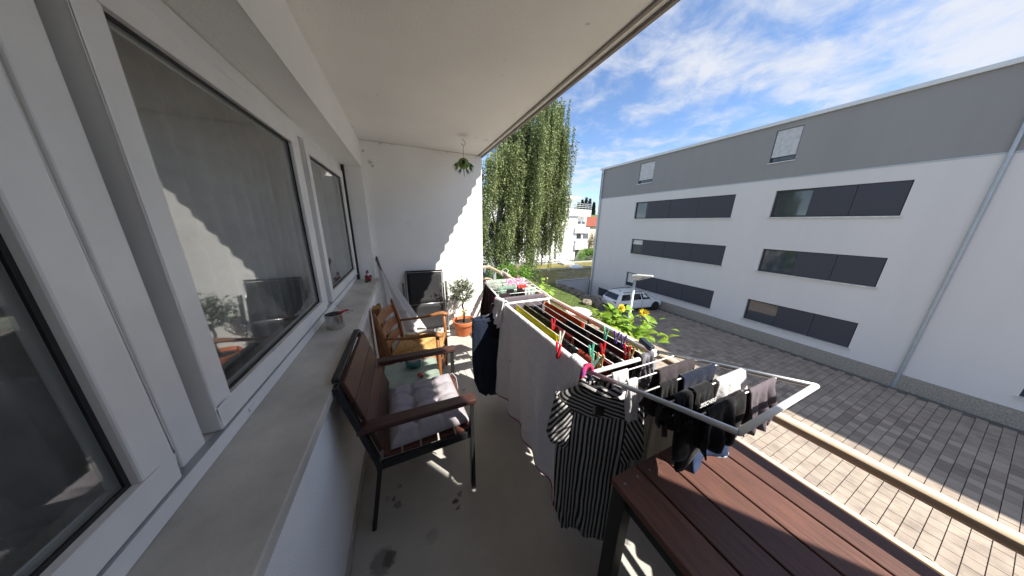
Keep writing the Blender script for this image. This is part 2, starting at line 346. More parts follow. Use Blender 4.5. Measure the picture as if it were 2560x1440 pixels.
# ------------------------------------------------------------------ terrain, paving, lawn
def sm(a, b, x): t = max(0, min(1, (x-a)/(b-a))); return t*t*(3-2*t)
def gz(x, y): return -4.2 - 1.2*sm(10.5, 19.5, y) + 14*sm(60, 130, y) + .05*noise.noise(V((x*.2, y*.2, 0)))*sm(18, 30, y)
def axis(a, b, mid0, mid1, fine, coarse):
    o = []; x = a
    while x < b:
        o.append(x); x += fine if mid0 <= x < mid1 else coarse
    return o+[b]
xs, ys = axis(-60, 160, -4, 26, .8, 6), axis(-60, 240, -2, 34, .8, 6)
b = MB(); n = len(xs)
b.add([(x, y, gz(x, y)) for y in ys for x in xs], [(j*n+i, j*n+i+1, (j+1)*n+i+1, (j+1)*n+i) for j in range(len(ys)-1) for i in range(n-1)])
struct('ground', b, M('earth_and_asphalt', (.13, .125, .115), .95, var=.3, scale=1.5, bump=.3, bscale=20), smooth=True)
def patch(name, poly_fn, x0, x1, y0, y1, st, mat, dz):
    b = MB(); nx, ny = max(1, int((x1-x0)/st)), max(1, int((y1-y0)/st))
    def fn(u, v):
        x, y = poly_fn(u, v); return V((x, y, gz(x, y)+dz))
    b.grid(fn, nx, ny); return struct(name, b, mat, smooth=True)
FX = 17.3       # facade plane of the building opposite
grass_m = M('grass', '#647438', .9, col2='#485628', scale=2.5, bump=.7, bscale=35)
# lawn: between the tree, the low wall and the parking court; border line from pixels
LB = [(atz(1500, 785, gz(12, 11))), (atz(1440, 770, gz(11, 12)))]
ZL = -3.6
def lawn_edge(y): return 11.25+(y-10.5)*.215+.12*noise.noise(V((y*.7, 3, 0)))
def lawn_fn(u, v):
    if u > .985 or v < .015: y = 10.35+max(0, v-.015)*7.9; x = 3+min(u/.985, 1)*(lawn_edge(y)-3)+(.12 if u > .985 else 0); return V((x, y-(.1 if v < .015 else 0), -5.6))
    y = 10.35+(v-.015)*7.9; x = 3+u/.985*(lawn_edge(y)-3); return V((x, y, ZL+.05*noise.noise(V((x*.6, y*.6, 0)))))
b = MB(); b.grid(lawn_fn, 70, 70); lawn = struct('lawn', b, grass_m, smooth=False)
verge = patch('verge', lambda u, v: (-12+u*(3.0+12), 4.2+v*8.18), -12, 3, 4.2, 12.4, .5, grass_m, .02)
gb = MB(); rnd = random.Random(3)
for i in range(16000):
    y = rnd.uniform(10.4, 18.1); x = rnd.uniform(7.5, lawn_edge(y)-.03); z = ZL+.05*noise.noise(V((x*.6, y*.6, 0)))-.01
    a = rnd.uniform(0, 2*pi); h = rnd.uniform(.03, .09); d = V((cos(a), sin(a), 0))*.012; l = V((rnd.uniform(-.03, .03), rnd.uniform(-.03, .03), h))
    gb.add([V((x, y, z))-d, V((x, y, z))+d, V((x, y, z))+l], [(0, 1, 2)])
tag(gb.build('lawn_grass', leafmat('grass_blade', '#78884a', '#525f2f', .8)), 'short sunlit grass blades covering the lawn below', 'grass', kind='stuff')
# parking court with individually laid paving stones
pave_base = M('paving_joint', (.13, .12, .10), .95, var=.3, scale=9)
court = patch('parking_court', lambda u, v: (3.0+u*(FX-.35-3.0), -12+v*24.3), 3, FX, -12, 12.3, .6, pave_base, .012)
pm = M('paving_stone', '#a39484', .9, col2='#83766a', scale=1.3, bump=.25, bscale=40, coord='Generated')
px_, py_, g_ = .30, .20, .012
stone = MB().box(-px_/2+g_/2, px_/2-g_/2, -py_/2+g_/2, py_/2-g_/2, 0, .022)
stone_me = stone.mesh('paving_stone'); stone_me.materials.append(M('paving_stone_obj', '#a89a8b', .9, col2='#82766b', scale=.9, bump=.25, bscale=40))
_t = MATS['paving_stone_obj'].node_tree; _oi = _t.nodes.new('ShaderNodeObjectInfo'); _rp = [n for n in _t.nodes if n.type == 'VALTORGB'][0]; _ad = _t.nodes.new('ShaderNodeMath'); _ad.operation = 'MULTIPLY_ADD'; _ad.inputs[1].default_value = .5; _ad.inputs[2].default_value = .25
_t.links.new(_oi.outputs['Random'], _ad.inputs[0]); _t.links.new(_ad.outputs[0], _rp.inputs[0])
rest = MB(); spots = []
for j in range(int(24/py_)):
    for i in range(int((FX-.4-3)/px_)):
        x = 3.12+px_*i+(px_/2 if j % 2 else 0); y = -11.8+py_*j
        if x > FX-.5: continue
        d = V((x, y, -4.2))-CAM; z = d.dot(FW)
        vis = False
        if z > .1:
            u_, v_ = 1280+FPX*d.dot(RT)/z, 720-FPX*d.dot(UP)/z
            hid = (x-CAM.x)/(CAM.z+4.2) < (XR-CAM.x)/(CAM.z-ZR)*1.08
            vis = 0 < u_ < 2560 and 0 < v_ < 1440 and not hid
        spots.append((0 if vis else 1, d.length, x, y))
spots.sort()
for k, (vv, dd, x, y) in enumerate(spots):
    z = gz(x, y)+.012+random.uniform(0, .006)
    if k < 300:
        o = bpy.data.objects.new('paving_stone', stone_me); COL.objects.link(o); o.location = (x, y, z); o.rotation_euler = (random.uniform(-.01, .01), random.uniform(-.01, .01), random.uniform(-.015, .015)); o.parent = court
    else: rest.box(x-px_/2+g_/2, x+px_/2-g_/2, y-py_/2+g_/2, y+py_/2-g_/2, z, z+.022)
o = rest.build('paving_stones_rest', M('paving_stone_far', '#a89a8b', .9, col2='#82766b', scale=2.6, bump=.25, bscale=40)); o.name = 'paving_stone_field'; o['kind'] = 'stuff'; o.parent = court
kb = MB()
for k in range(11):
    y0 = -11.9+2.2*k; kb.box(2.86, 2.98, y0, y0+2.19, -4.3, -4.1)
struct('kerb', kb, concrete, bevel=.012)

# ------------------------------------------------------------------ building opposite
bw = M('facade_white', (.66, .64, .635), .9, var=.035, scale=.9, stretch=(1, 1.6, .15), bump=.12, bscale=60)
bgy = M('facade_grey', (.28, .275, .275), .9, var=.05, scale=.9, stretch=(1, 1.6, .15), bump=.12, bscale=60)
YC = atx(1471, 741, FX).y; ZT = atx(1496, 424, FX).z; ZG = atx(1486, 500, FX).z
bl = thing('apartment_building', 'white four-storey block with grey top storey and dark window bands', 'building', (FX+5, 6, -5.4))
wins = []
WD, WL = .22, 6.4
def band(px0, py0, px1, py1, length):
    a, c_ = atx(px0, py0, FX), atx(px1, py1, FX); return (a.y-length, a.y, c_.z, a.z)
b1, b2, b3 = band(1590, 506, 1588, 547, WL), band(1580, 597, 1576, 633, WL), band(1567, 679, 1563, 712, WL)
bands = [b1, b2, b3]; second = [(y0-5.2, y0-1.6, z0, z1) for (y0, y1, z0, z1) in bands]
third = [(y0-12.2, y0-8.4, z0, z1) for (y0, y1, z0, z1) in bands]
rows = [[bb, ss, tt_] for bb, ss, tt_ in zip(bands, second, third)]
def facade(b, z0, z1, holes):      # front skin at x=FX.. with rectangular holes, all in one horizontal band
    ho = sorted(holes); y = -14.0
    if not ho: b.box(FX, FX+.3, -14, YC, z0, z1); return
    hz0, hz1 = ho[0][2], ho[0][3]
    b.box(FX, FX+.3, -14, YC, z0, hz0); b.box(FX, FX+.3, -14, YC, hz1, z1)
    for h in ho: b.box(FX, FX+.3, y, h[0], hz0, hz1); y = h[1]
    b.box(FX, FX+.3, y, YC, hz0, hz1)
b = MB(); cuts = [-3.35, (b3[3]+b2[2])/2, (b2[3]+b1[2])/2, ZG]
for r_, (za, zb) in zip(reversed(rows), zip(cuts, cuts[1:])): facade(b, za, zb, r_)
bh = [(YC-6.3, YC-1.5, -4.95, -4.15)]
b.box(FX, FX+.3, YC-1.2, YC, -6.2, -3.35); b.box(FX, FX+.3, -14, YC-4.6, -6.2, -3.35); b.box(FX, FX+.3, YC-4.6, YC-1.2, -4.15, -3.35); b.box(FX, FX+.3, YC-4.6, YC-1.2, -6.2, -4.95)
b.box(FX+.301, FX+12, -14, YC-.001, -6.2, ZG); b.build('wall', bw, bl)
tw0 = atx(1602, 410, FX); tw1 = atx(1630, 455, FX)
tws = [(tw1.y, tw0.y, tw1.z, tw0.z), (tw1.y-7.2, tw1.y-6.3, tw1.z, tw0.z)]
b = MB(); facade(b, ZG+.05, ZT-.16, tws); b.box(FX+.301, FX+12, -14, YC-.001, ZG+.05, ZT-.16); b.build('upper_storey', bgy, bl)
b = MB(); b.box(FX-.015, FX+.2, -14, YC+.015, ZG+.001, ZG+.049); b.build('storey_joint', zinc, bl)
b = MB(); b.box(FX-.10, FX+12.1, -14.1, YC+.10, ZT-.158, ZT); b.build('roof_edge', M('roof_sheet', (.62, .63, .64), .4, metal=.3, var=.05), bl, bevel=.01)
frm = M('dark_frame', (.035, .035, .042), .45)
for q, (y0, y1, z0, z1) in enumerate(bands+second+third):
    wi = MB(); t = .07; X0, X1 = FX+.10, FX+.16
    pw = .95 if q < 3 else 1.2
    wi.box(X0, X1, y0, y1, z0, z0+t); wi.box(X0, X1, y0, y1, z1-t, z1); wi.box(X0, X1, y0, y0+t, z0+t, z1-t); wi.box(X0, X1, y1-t, y1, z0+t, z1-t)
    wi.box(X0, X1, y1-pw-t, y1-pw, z0+t, z1-t)
    wo_ = wi.build('window', frm, bl, bevel=.004)
    pn = MB().box(FX+.14, FX+.15, y1-pw, y1-t, z0+t, z1-t).build('pane', M('sky_glass', (.05, .06, .075), .05, spec=1.0, var=.1), wo_)
    if q in (1, 2): MB().box(FX+.118, FX+.135, y1-pw+.02, y1-t-.02, (z0*.35+z1*.65) if q == 1 else z0+.3, z1-t).build('roller_blind', M('blind_white', (.72, .72, .7), .8), wo_)
    yy_ = y1-pw-t*.5; npn = 3 if q < 3 else 2; lw_ = (yy_-y0-.02)/npn
    for k in range(npn): MB().box(FX+.03+.004*(k % 2), FX+.095, y0+.02+lw_*k+.006, y0+.02+lw_*(k+1)-.006, z0+.02, z1-.02).build('dark_panel', anthra, wo_, bevel=.004)
    MB().box(FX-.07, FX+.29, y0-.05, y1+.05, z0-.06, z0-.002).build('sill', M('alu_sill', (.6, .6, .6), .4, metal=.4), wo_)
for (y0, y1, z0, z1) in tws:
    wi = MB(); t = .06; wi.box(FX+.1, FX+.16, y0, y1, z0, z0+t); wi.box(FX+.1, FX+.16, y0, y1, z1-t, z1); wi.box(FX+.1, FX+.16, y0, y0+t, z0+t, z1-t); wi.box(FX+.1, FX+.16, y1-t, y1, z0+t, z1-t)
    wo_ = wi.build('window', frm, bl)
    MB().box(FX+.14, FX+.15, y0+t, y1-t, z0+t, z1-t).build('pane', MATS['sky_glass'], wo_)
    s_ = MB(); k = int((z1-z0-.25)/.045)
    for i in range(k): s_.box(FX+.04, FX+.055, y0+.03, y1-.03, z1-.02-.045*(i+1), z1-.024-.045*i)
    s_.build('roller_shutter', M('shutter_pale', (.58, .59, .61), .6), wo_)
    MB().box(FX-.05, FX+.29, y0-.04, y1+.04, z0-.045, z0-.002).build('sill', MATS['alu_sill'], wo_)
wi = MB(); wi.box(FX+.12, FX+.2, YC-4.6, YC-1.2, -4.95, -4.15); ob = wi.build('basement_window', frm, bl)
for k in range(3): MB().box(FX+.1, FX+.118, YC-4.55+1.13*k, YC-3.5+1.13*k, -4.9, -4.2).build('pane', MATS['sky_glass'], ob)
b = MB(); dpy = YC-.28
b.tube([(FX-.06, dpy, -5.4), (FX-.06, dpy, ZT-.45), (FX-.06, dpy, ZT-.4)], .05, 8); b.box(FX-.15, FX-.002, dpy-.12, dpy+.12, ZT-.42, ZT-.2); b.build('downpipe', zinc, bl, smooth=False)
b = MB(); b.tube([(FX-.06, 1.25, -4.3), (FX-.06, 1.25, ZT-.4)], .05, 8); b.box(FX-.15, FX-.002, 1.13, 1.37, ZT-.42, ZT-.2); b.build('downpipe', zinc, bl)
b = MB(); b.box(FX-.06, FX-.002, -14, YC-5.2, -4.6, -3.62); b.build('plinth', M('pebble_render', (.34, .31, .27), .95, var=.45, scale=30, bump=.8, bscale=30), bl)
# stair handrail by the wall behind the car
hr = thing('stair_handrail', 'thin grey metal handrail against the white facade behind the car', 'handrail', (FX-.5, 11.5, -4.2))
b = MB(); p0, p1 = atx(1514, 737, FX-.35), atx(1572, 719, FX-.35)
b.tube([(p0.x, p0.y, -5.0), p0, p1, (p1.x, p1.y, -4.4)], .022, 6); m_ = (p0+p1)/2; b.tube([m_, (m_.x, m_.y, -4.6)], .018, 6); b.build('rail', zinc, hr)

# ------------------------------------------------------------------ low wall, railing, green roof with skylights
YL = YC+.35
p0, p1 = aty(1393, 702, YL), aty(1474, 694, YL)
lw = thing('garden_wall', 'low white rendered retaining wall beside the grey downpipe', 'wall', (p0.x, YL, -5.5))
MB().box(p0.x, FX+.25, YL, YL+.25, -6.2, p0.z-.08).build('wall', bw, lw)
MB().box(p0.x-.03, FX+.25, YL-.03, YL+.28, p0.z-.079, p0.z).build('coping', concrete, lw, bevel=.01)
fr = thing('roof_railing', 'grey tubular railing standing on the low white wall', 'railing', (p0.x, YL+.12, p0.z))
zt = p0.z+.75
for k in range(5): x = p0.x+.08+(FX+.1-p0.x)*k/4.2; MB().tube([(x, YL+.12, p0.z), (x, YL+.12, zt)], .022, 6).build('post', zinc, fr)
for k in range(4): z = zt-.2*k; MB().tube([(p0.x+.02, YL+.12, z), (FX+.2, YL+.12, z)], .024 if k == 0 else .012, 6).build('rail', zinc, fr)
gr0, gr1 = atz(1395, 662, p0.z-.25), atz(1480, 655, p0.z-.25)
gr = struct('flat_roof', MB().box(p0.x-3.5, 34, YL+.26, gr0.y+1.0, -6, p0.z-.27), M('sedum_roof', '#8a7a3c', .95, col2='#4d5426', scale=1.1, bump=.6, bscale=12))
b = MB(); b.box(p0.x-3.6, 34, gr0.y+1.001, gr0.y+1.3, -6, p0.z-.1); b.box(p0.x-3.8, p0.x-3.501, YL+.26, gr0.y+1.3, -6, p0.z-.12); b.box(p0.x-3.5, 34, YL+6, YL+6.25, p0.z-.269, p0.z-.16); par(b.build('parapet', concrete), gr)
for (a_, c_, lab) in ((1440, 670, 'nearer white domed skylight on the mossy flat roof'), (1415, 659, 'farther white domed skylight on the mossy flat roof')):
    p = atz(a_, c_, p0.z-.2); sk = thing('skylight', lab, 'skylight', (p.x, p.y, p0.z-.27), 0, 'domed skylights')
    sub('curb', concrete, sk, lambda b: b.box(-.95, .95, -.8, .8, 0, .18))
    sub('dome', M('acrylic', (.85, .86, .88), .25, var=.05), sk, lambda b: b.lathe([(.92*cos(t), .18+.34*sin(t)) for t in [i*pi/16 for i in range(9)]], 24, (0, 0, 0), 1, .82), smooth=True)

# ------------------------------------------------------------------ far white apartment house, right of the birch
fw = M('far_white', (.84, .83, .80), .85, var=.03, scale=.4)
YB = 40
def Q(x, y, Y=YB): return aty(x, y, Y)
fb = thing('terraced_white_building', 'sunlit white apartment house with stacked balconies behind the green roof', 'building', (Q(1420, 648).x, YB, -5.5))
gl_m = M('far_glass', (.10, .11, .12), .15, var=.3, scale=.7)
tl = Q(1420, 521)
xL, xR = Q(1250, 600).x, Q(1440, 600).x
MB().box(xL, xR, YB, YB+12, -6, tl.z).build('wall', fw, fb)
def slab(px0, py0, px1, py1, name='balcony', dep=2.2, mat=fw, y=YB):
    a, c_ = Q(px0, py0, y), Q(px1, py1, y); return MB().box(a.x, c_.x, y, y+dep, c_.z, a.z).build(name, mat, fb)
slab(1424, 522, 1477, 541, 'roof_terrace', 10, y=YB-.4)
slab(1440, 568, 1473, 583, y=YB-.4); slab(1439, 608, 1469, 623, y=YB-.4)
slab(1440, 597, 1468, 608, 'balcony_glass', .06, M('frosted_glass', (.6, .63, .65), .3), y=YB-.35)
a, c_ = Q(1436, 538, YB+1.2), Q(1464, 570, YB+1.2); rec = MB().box(a.x, c_.x, YB+1.2, YB+10, c_.z, a.z).build('recess_wall', fw, fb)
for (x0, y0, x1, y1) in ((1444, 551, 1452, 562), (1455, 551, 1463, 563)):
    p, q = Q(x0, y0, YB+1.1), Q(x1, y1, YB+1.1); wv = MB().box(p.x, q.x, YB+1.1, YB+1.19, q.z, p.z).build('window', pvc, fb); MB().box(p.x+.12, q.x-.12, YB+1.06, YB+1.09, q.z+.2, p.z-.2).build('pane', gl_m, wv)
a, c_ = Q(1438, 580, YB+1.2), Q(1468, 612, YB+1.2); MB().box(a.x, c_.x, YB+1.2, YB+10, c_.z, a.z).build('glazing', gl_m, fb)
a, c_ = Q(1454, 584, YB-.1), Q(1456, 598, YB-.1); MB().box(a.x, c_.x, YB-.1, YB+.1, c_.z, a.z).build('balcony_post', fw, fb)
MB().box(xR+.001, Q(1462, 640).x, YB+2, YB+10, -6, Q(1460, 623).z-.1).build('ground_floor', M('dark_garden_wall', (.2, .2, .18), .9), fb)  # one even dark grey, darker than the walls above
b = MB()
for k in range(3): z = tl.z+.28+.34*k; b.tube([(Q(1424, 520).x, YB-.3, z), (Q(1476, 520).x, YB-.3, z)], .035, 5)
for k in range(8): x = Q(1424, 520).x+(Q(1476, 520).x-Q(1424, 520).x)*k/7; b.tube([(x, YB-.3, tl.z), (x, YB-.3, tl.z+.98)], .03, 5)
b.build('terrace_railing', zinc, fb)
pt, pb = Q(1400, 488, YB+3), Q(1454, 497, YB+3); MB().box(Q(1280, 490, YB+3).x, pb.x, YB+3, YB+11, pb.z, pt.z).build('penthouse_roof', fw, fb); 
MB().box(Q(1290, 490, YB+3).x, pb.x-1.2, YB+5, YB+10, tl.z, pb.z-.001).build('penthouse', M('penthouse_grey', (.5, .5, .48), .8), fb)
# white stair tower seen through the birch
tb = thing('white_stair_tower', 'white building with tall dark stairwell glazing seen through the birch', 'building', (Q(1262, 600, 30).x, 30, -5.5))
a, c_ = Q(1236, 494, 30), Q(1292, 690, 30)
MB().box(a.x-3, c_.x, 30, 38, -6, a.z).build('wall', M('tower_white', (.66, .67, .69), .9), tb)
p, q = Q(1265, 498, 30), Q(1279, 565, 30); wv = MB().box(p.x, q.x, 29.93, 29.99, q.z, p.z).build('stair_window', frm, tb)
for k in range(4):
    za = q.z+(p.z-q.z)*k/4+.06; MB().box(p.x+.08, q.x-.08, 29.9, 29.925, za, za+(p.z-q.z)/4-.12).build('pane', MATS['sky_glass'], wv)
for (x0, y0, x1, y1) in ((1250, 513, 1260, 521), (1250, 548, 1257, 558)):
    p, q = Q(x0, y0, 30), Q(x1, y1, 30); wv = MB().box(p.x, q.x, 29.95, 29.99, q.z, p.z).build('window', frm, tb); MB().box(p.x+.06, q.x-.06, 29.92, 29.945, q.z+.06, p.z-.06).build('pane', MATS['sky_glass'], wv)
# red roofed house further back
rh = thing('red_roofed_house', 'small house with red tiled roof behind the white balconies', 'house', (Q(1480, 600, 58).x, 58, -5))
a, c_ = Q(1467, 543, 58), Q(1500, 566, 58)
MB().box(a.x, c_.x+6, 60, 68, -6, c_.z).build('wall', M('beige_render', (.6, .55, .46), .9), rh)
b = MB(); b.prism([V((a.x-.5, 59.4, c_.z)), V((a.x-.5, 64, a.z+.5)), V((a.x-.5, 68.6, c_.z))], (0, 0, 0), (c_.x+7-a.x, 0, 0)); b.build('roof', M('red_tiles', '#8f4a35', .85, col2='#70382a', scale=3, bump=.5, bscale=9), rh)
# boulders along the wall and on the lawn
bm_ = M('boulder', '#8c8274', .95, col2='#5f584d', scale=3, bump=.8, bscale=9)
rnd = random.Random(11); k = 0
places = ['nearest the downpipe', 'second from the downpipe', 'third from the downpipe', 'fourth from the downpipe', 'below the wall middle', 'sixth from the downpipe', 'seventh from the downpipe', 'at the left end of the wall']
for i, lab in enumerate(places):
    u_ = i/7; p = atz(1486-u_*84, 757-u_*36, ZL-.15)
    zz_ = ZL-.22; bb = MB().ball((0, 0, .12), rnd.uniform(.45, .75), rnd.uniform(.35, .5), rnd.uniform(.28, .42), 14, 9, .5, i)
    o = bb.build('boulder', bm_); o.location = (p.x, p.y, zz_); o.rotation_euler.z = rnd.uniform(0, 3); tag(o, 'grey boulder under the low white wall, '+lab, 'boulder', 'boulders under the low wall')
p = atz(1466, 760, ZL); o = MB().ball((0, 0, .1), .38, .3, .28, 14, 9, .6, 40).build('boulder', bm_); o.location = (p.x, p.y, ZL); tag(o, 'single small boulder lying on the lawn near the car', 'boulder')
# dark box and its pale path under the small tree
p = atz(1352, 692, gz(12, 19.5)); bx_ = thing('garden_box', 'black storage box standing beside the small tree', 'box', (p.x, p.y+.6, gz(p.x, p.y)), .1)
sub('body', dk_metal, bx_, lambda b: b.box(-.75, .75, -.4, .4, 0, .62), bevel=.02); sub('lid', M('grey_lid', (.25, .25, .26), .4), bx_, lambda b: b.box(-.79, .79, -.44, .44, .621, .68), bevel=.02)
patch('path', lambda u, v: (8+u*8, p.y+1.4+v*2.6), 8, 16, 0, 2.6, .6, concrete, .035)

# ------------------------------------------------------------------ street lamp
p = aty(1581, 740, 6.9); lp = thing('street_lamp', 'grey post lamp with slanted trough head in front of the white car', 'street lamp', (p.x, p.y, gz(p.x, p.y)), radians(-62))
hz = aty(1588, 695, 6.9).z-gz(p.x, p.y)
sub('pole', M('galvanised', (.45, .49, .52), .5, metal=.4, var=.15), lp, lambda b: b.tube([(0, 0, 0), (0, 0, 1.0), (0, 0, 1.02), (0, 0, hz)], [.085, .085, .065, .055], 12), smooth=True)
def head(b):
    pr = [(-.14, -.06), (-.14, .10), (.05, .16), (.62, .20), (.66, .15), (.30, .08), (.08, -.08)]
    b.prism([V((x, -.13, hz+z)) for x, z in pr], (0, 0, 0), (0, .26, 0))
sub('lamp_head', M('lamp_grey', (.47, .46, .43), .6), lp, head, bevel=.03)
sub('lamp_glass', M('lamp_lens', (.6, .6, .58), .3), lp, lambda b: b.prism([V((.12, -.11, hz-.05)), V((.14, -.11, hz-.065)), V((.58, -.11, hz+.125)), V((.56, -.11, hz+.14))], (0, 0, 0), (0, .22, 0)))

# ------------------------------------------------------------------ parked car
def car(loc, rz):
    paint = M('white_car_paint', (.78, .79, .80), .25, var=.02, coat=.6, spec=.5); gls = M('car_glass', (.012, .014, .016), .06, spec=.8); blk = M('car_black', (.015, .015, .016), .5)
    t = thing('parked_car', 'white estate car parked nose-in beside the building opposite', 'car', loc, rz)
    Lh = 2.3
    # stations along x (rear -2.3 .. front 2.3): half width at sill, belt, z of sill, belt/deck
    st = [(-2.30, .70, .72, .42, .80), (-2.24, .80, .84, .30, .93), (-2.0, .86, .90, .24, .98), (-1.2, .88, .91, .22, .97), (0, .88, .91, .20, .95), (.9, .88, .905, .20, .93), (1.25, .875, .895, .22, .91), (1.9, .85, .86, .24, .80), (2.2, .76, .78, .28, .70), (2.32, .60, .62, .36, .60)]
    b = MB(); prof = []
    for (x, ws, wb_, zs, zb) in st:
        pts = [(ws*.86, zs), (ws, zs+.10), (wb_*1.0, (zs+zb)/2+.04), (wb_*.985, zb-.08), (wb_*.93, zb), (wb_*.5, zb+.025)]
        prof.append([V((x, -y, z)) for y, z in pts]+[V((x, y, z)) for y, z in reversed(pts)])
    n = len(prof[0]); b.add([p for g in prof for p in g], [(i*n+k, i*n+(k+1) % n, (i+1)*n+(k+1) % n, (i+1)*n+k) for i in range(len(prof)-1) for k in range(n)]+[tuple(range(n-1, -1, -1)), tuple(range((len(prof)-1)*n, len(prof)*n))])
    body = b.build('body', paint, smooth=True, sub=2); body.parent = t
    # greenhouse
    gh = [(-2.12, .80, .93, .96, -2.12, .80), ]
    def ring(xb, xt, wbm, wt, zt): return [V((xb, -wbm, .93)), V((xt, -wt, zt-.05)), V((xt, -wt*.85, zt)), V((xt, wt*.85, zt)), V((xt, wt, zt-.05)), V((xb, wbm, .93))]
    rings = [ring(-2.18, -1.82, .80, .62, 1.38), ring(-1.9, -1.5, .86, .66, 1.455), ring(-.6, -.5, .88, .69, 1.48), ring(.3, .1, .88, .69, 1.475), ring(.95, .42, .87, .66, 1.43), ring(1.32, .50, .82, .62, 1.39)]
    b = MB(); n = 6; b.add([p for g in rings for p in g], [(i*n+k, i*n+k+1, (i+1)*n+k+1, (i+1)*n+k) for i in range(5) for k in range(5)]+[(0, 1, 2, 3, 4, 5), tuple(range(35, 29, -1))])
    cb_ = b.build('cabin', paint, smooth=False, bevel=.03); cb_.parent = t
    def lerp(a, c, k): return a+(c-a)*k
    def pane(name, A, B, C_, D_, out):
        A, B, C_, D_ = [V(p) for p in (A, B, C_, D_)]; nn = (B-A).cross(D_-A).normalized()
        if nn.dot(V(out)) < 0: nn = -nn
        b = MB(); b.prism([A, B, C_, D_], nn*.002, nn*.014); o = b.build(name, gls); o.parent = t; return o
    for s in (-1, 1):
        def P(xb, xt, k, wb_, wt, zt): return V((lerp(xb, xt, k), s*lerp(wb_, wt, k), lerp(.93, zt-.05, k)))
        R_ = [(-1.86, -1.62, .865, .655, 1.44), (-1.02, -.95, .875, .68, 1.46), (-.9, -.84, .877, .68, 1.465), (.02, -.06, .88, .69, 1.475), (.12, .0, .88, .69, 1.475), (.98, .42, .868, .662, 1.43)]
        for i in (0, 2, 4): pane('side_window', P(*R_[i][:2], .10, *R_[i][2:]), P(*R_[i+1][:2], .10, *R_[i+1][2:]), P(*R_[i+1][:2], .93, *R_[i+1][2:]), P(*R_[i][:2], .93, *R_[i][2:]), (0, s, 0))
        b = MB(); b.tube([(-1.5, s*.62, 1.465), (-1.45, s*.62, 1.51), (-.5, s*.645, 1.525), (.15, s*.63, 1.50), (.2, s*.62, 1.46)], .02, 6); o = b.build('roof_rail', blk); o.parent = t
        b = MB(); b.ball((.86, s*1.0, 1.0), .07, .10, .07, 10, 6); o = b.build('mirror', paint, smooth=True); o.parent = t
        b = MB(); b.box(-2.27, -2.02, s*.60-.19, s*.60+.19, .78, .90); o = b.build('tail_light', M('tail_red', (.35, .015, .012), .25), bevel=.02); o.parent = t
        b = MB(); b.box(2.02, 2.24, s*.60-.16, s*.60+.16, .60, .72); o = b.build('headlight', M('lamp_clear', (.55, .57, .6), .12), bevel=.02); o.parent = t
        for x in (-1.0, .1): b = MB(); b.box(x-.12, x+.06, s*.905-.012, s*.905+.02, .80, .83); o = b.build('door_handle', paint, bevel=.006); o.parent = t
        for x in (-.97, .06): b = MB(); b.box(x-.004, x+.004, s*.915-.01, s*.915+.003, .34, .92); o = b.build('door_gap', blk); o.parent = t
        b = MB(); b.box(-1.0, .95, s*.885-.01, s*.885+.02, .22, .32); o = b.build('sill_trim', blk); o.parent = t
        for x in (-1.42, 1.42):
            wh = bpy.data.objects.new('wheel', None); COL.objects.link(wh); wh.parent = t; wh.location = (x, s*.80, .335)
            b = MB(); b.lathe([(.20, -.11), (.30, -.115), (.335, -.08), (.335, .08), (.30, .115), (.20, .11)], 28); o = b.build('tyre', M('tyre', (.02, .02, .02), .9), smooth=True); o.parent = wh; o.rotation_euler.x = pi/2
            b = MB(); b.lathe([(.0, .06), (.05, .075), (.06, .06)], 10)
            for k in range(10): a = 2*pi*k/10; b.bar((.04*cos(a), .04*sin(a), .07), (.21*cos(a), .21*sin(a), .095), .03, .02)
            b.lathe([(.19, .07), (.215, .118), (.205, .118), (.185, .07)], 24); o = b.build('rim', alu); o.parent = wh; o.rotation_euler.x = pi/2 if s < 0 else -pi/2
            b = MB(); b.lathe([(.0, -.12), (.37, -.12), (.37, .123), (.0, .123)], 28); o = b.build('wheel_arch', blk); o.parent = wh; o.rotation_euler.x = pi/2; o.scale = (1, 1, 1); o.location.z = .03
            o.scale = (1, 1, .98)
    A = [V((-2.145, -.68, 1.0)), V((-2.145, .68, 1.0)), V((-1.86, .56, 1.335)), V((-1.86, -.56, 1.335))]
    pane('rear_window', *A, (-1, 0, .5))
    pane('windscreen', (1.24, -.74, .99), (1.24, .74, .99), (.56, .58, 1.36), (.56, -.58, 1.36), (1, 0, .5))
    b = MB(); b.box(-1.95, -1.72, -.58, .58, 1.395, 1.425); o = b.build('roof_spoiler', paint, bevel=.01); o.parent = t
    b = MB(); b.box(-2.315, -2.28, -.26, .26, .62, .73); pl = b.build('number_plate', M('plate', (.7, .7, .68), .5), bevel=.004); pl.parent = t
    b = MB(); b.box(-2.31, -2.15, -.74, .74, .32, .44); o = b.build('lower_bumper', blk, bevel=.03); o.parent = t
    b = MB(); b.lathe([(.05, 0), (.03, .05), (0, .06)], 8, (-1.3, 0, 1.465)); o = b.build('aerial', blk); o.parent = t
    return t
c0 = atz(1534, 783, -4.18); c1 = atz(1627, 774, -4.18)
car((c0.x+2.05, c0.y+.35, -4.185), radians(-7)).scale = (.91, .94, .94)

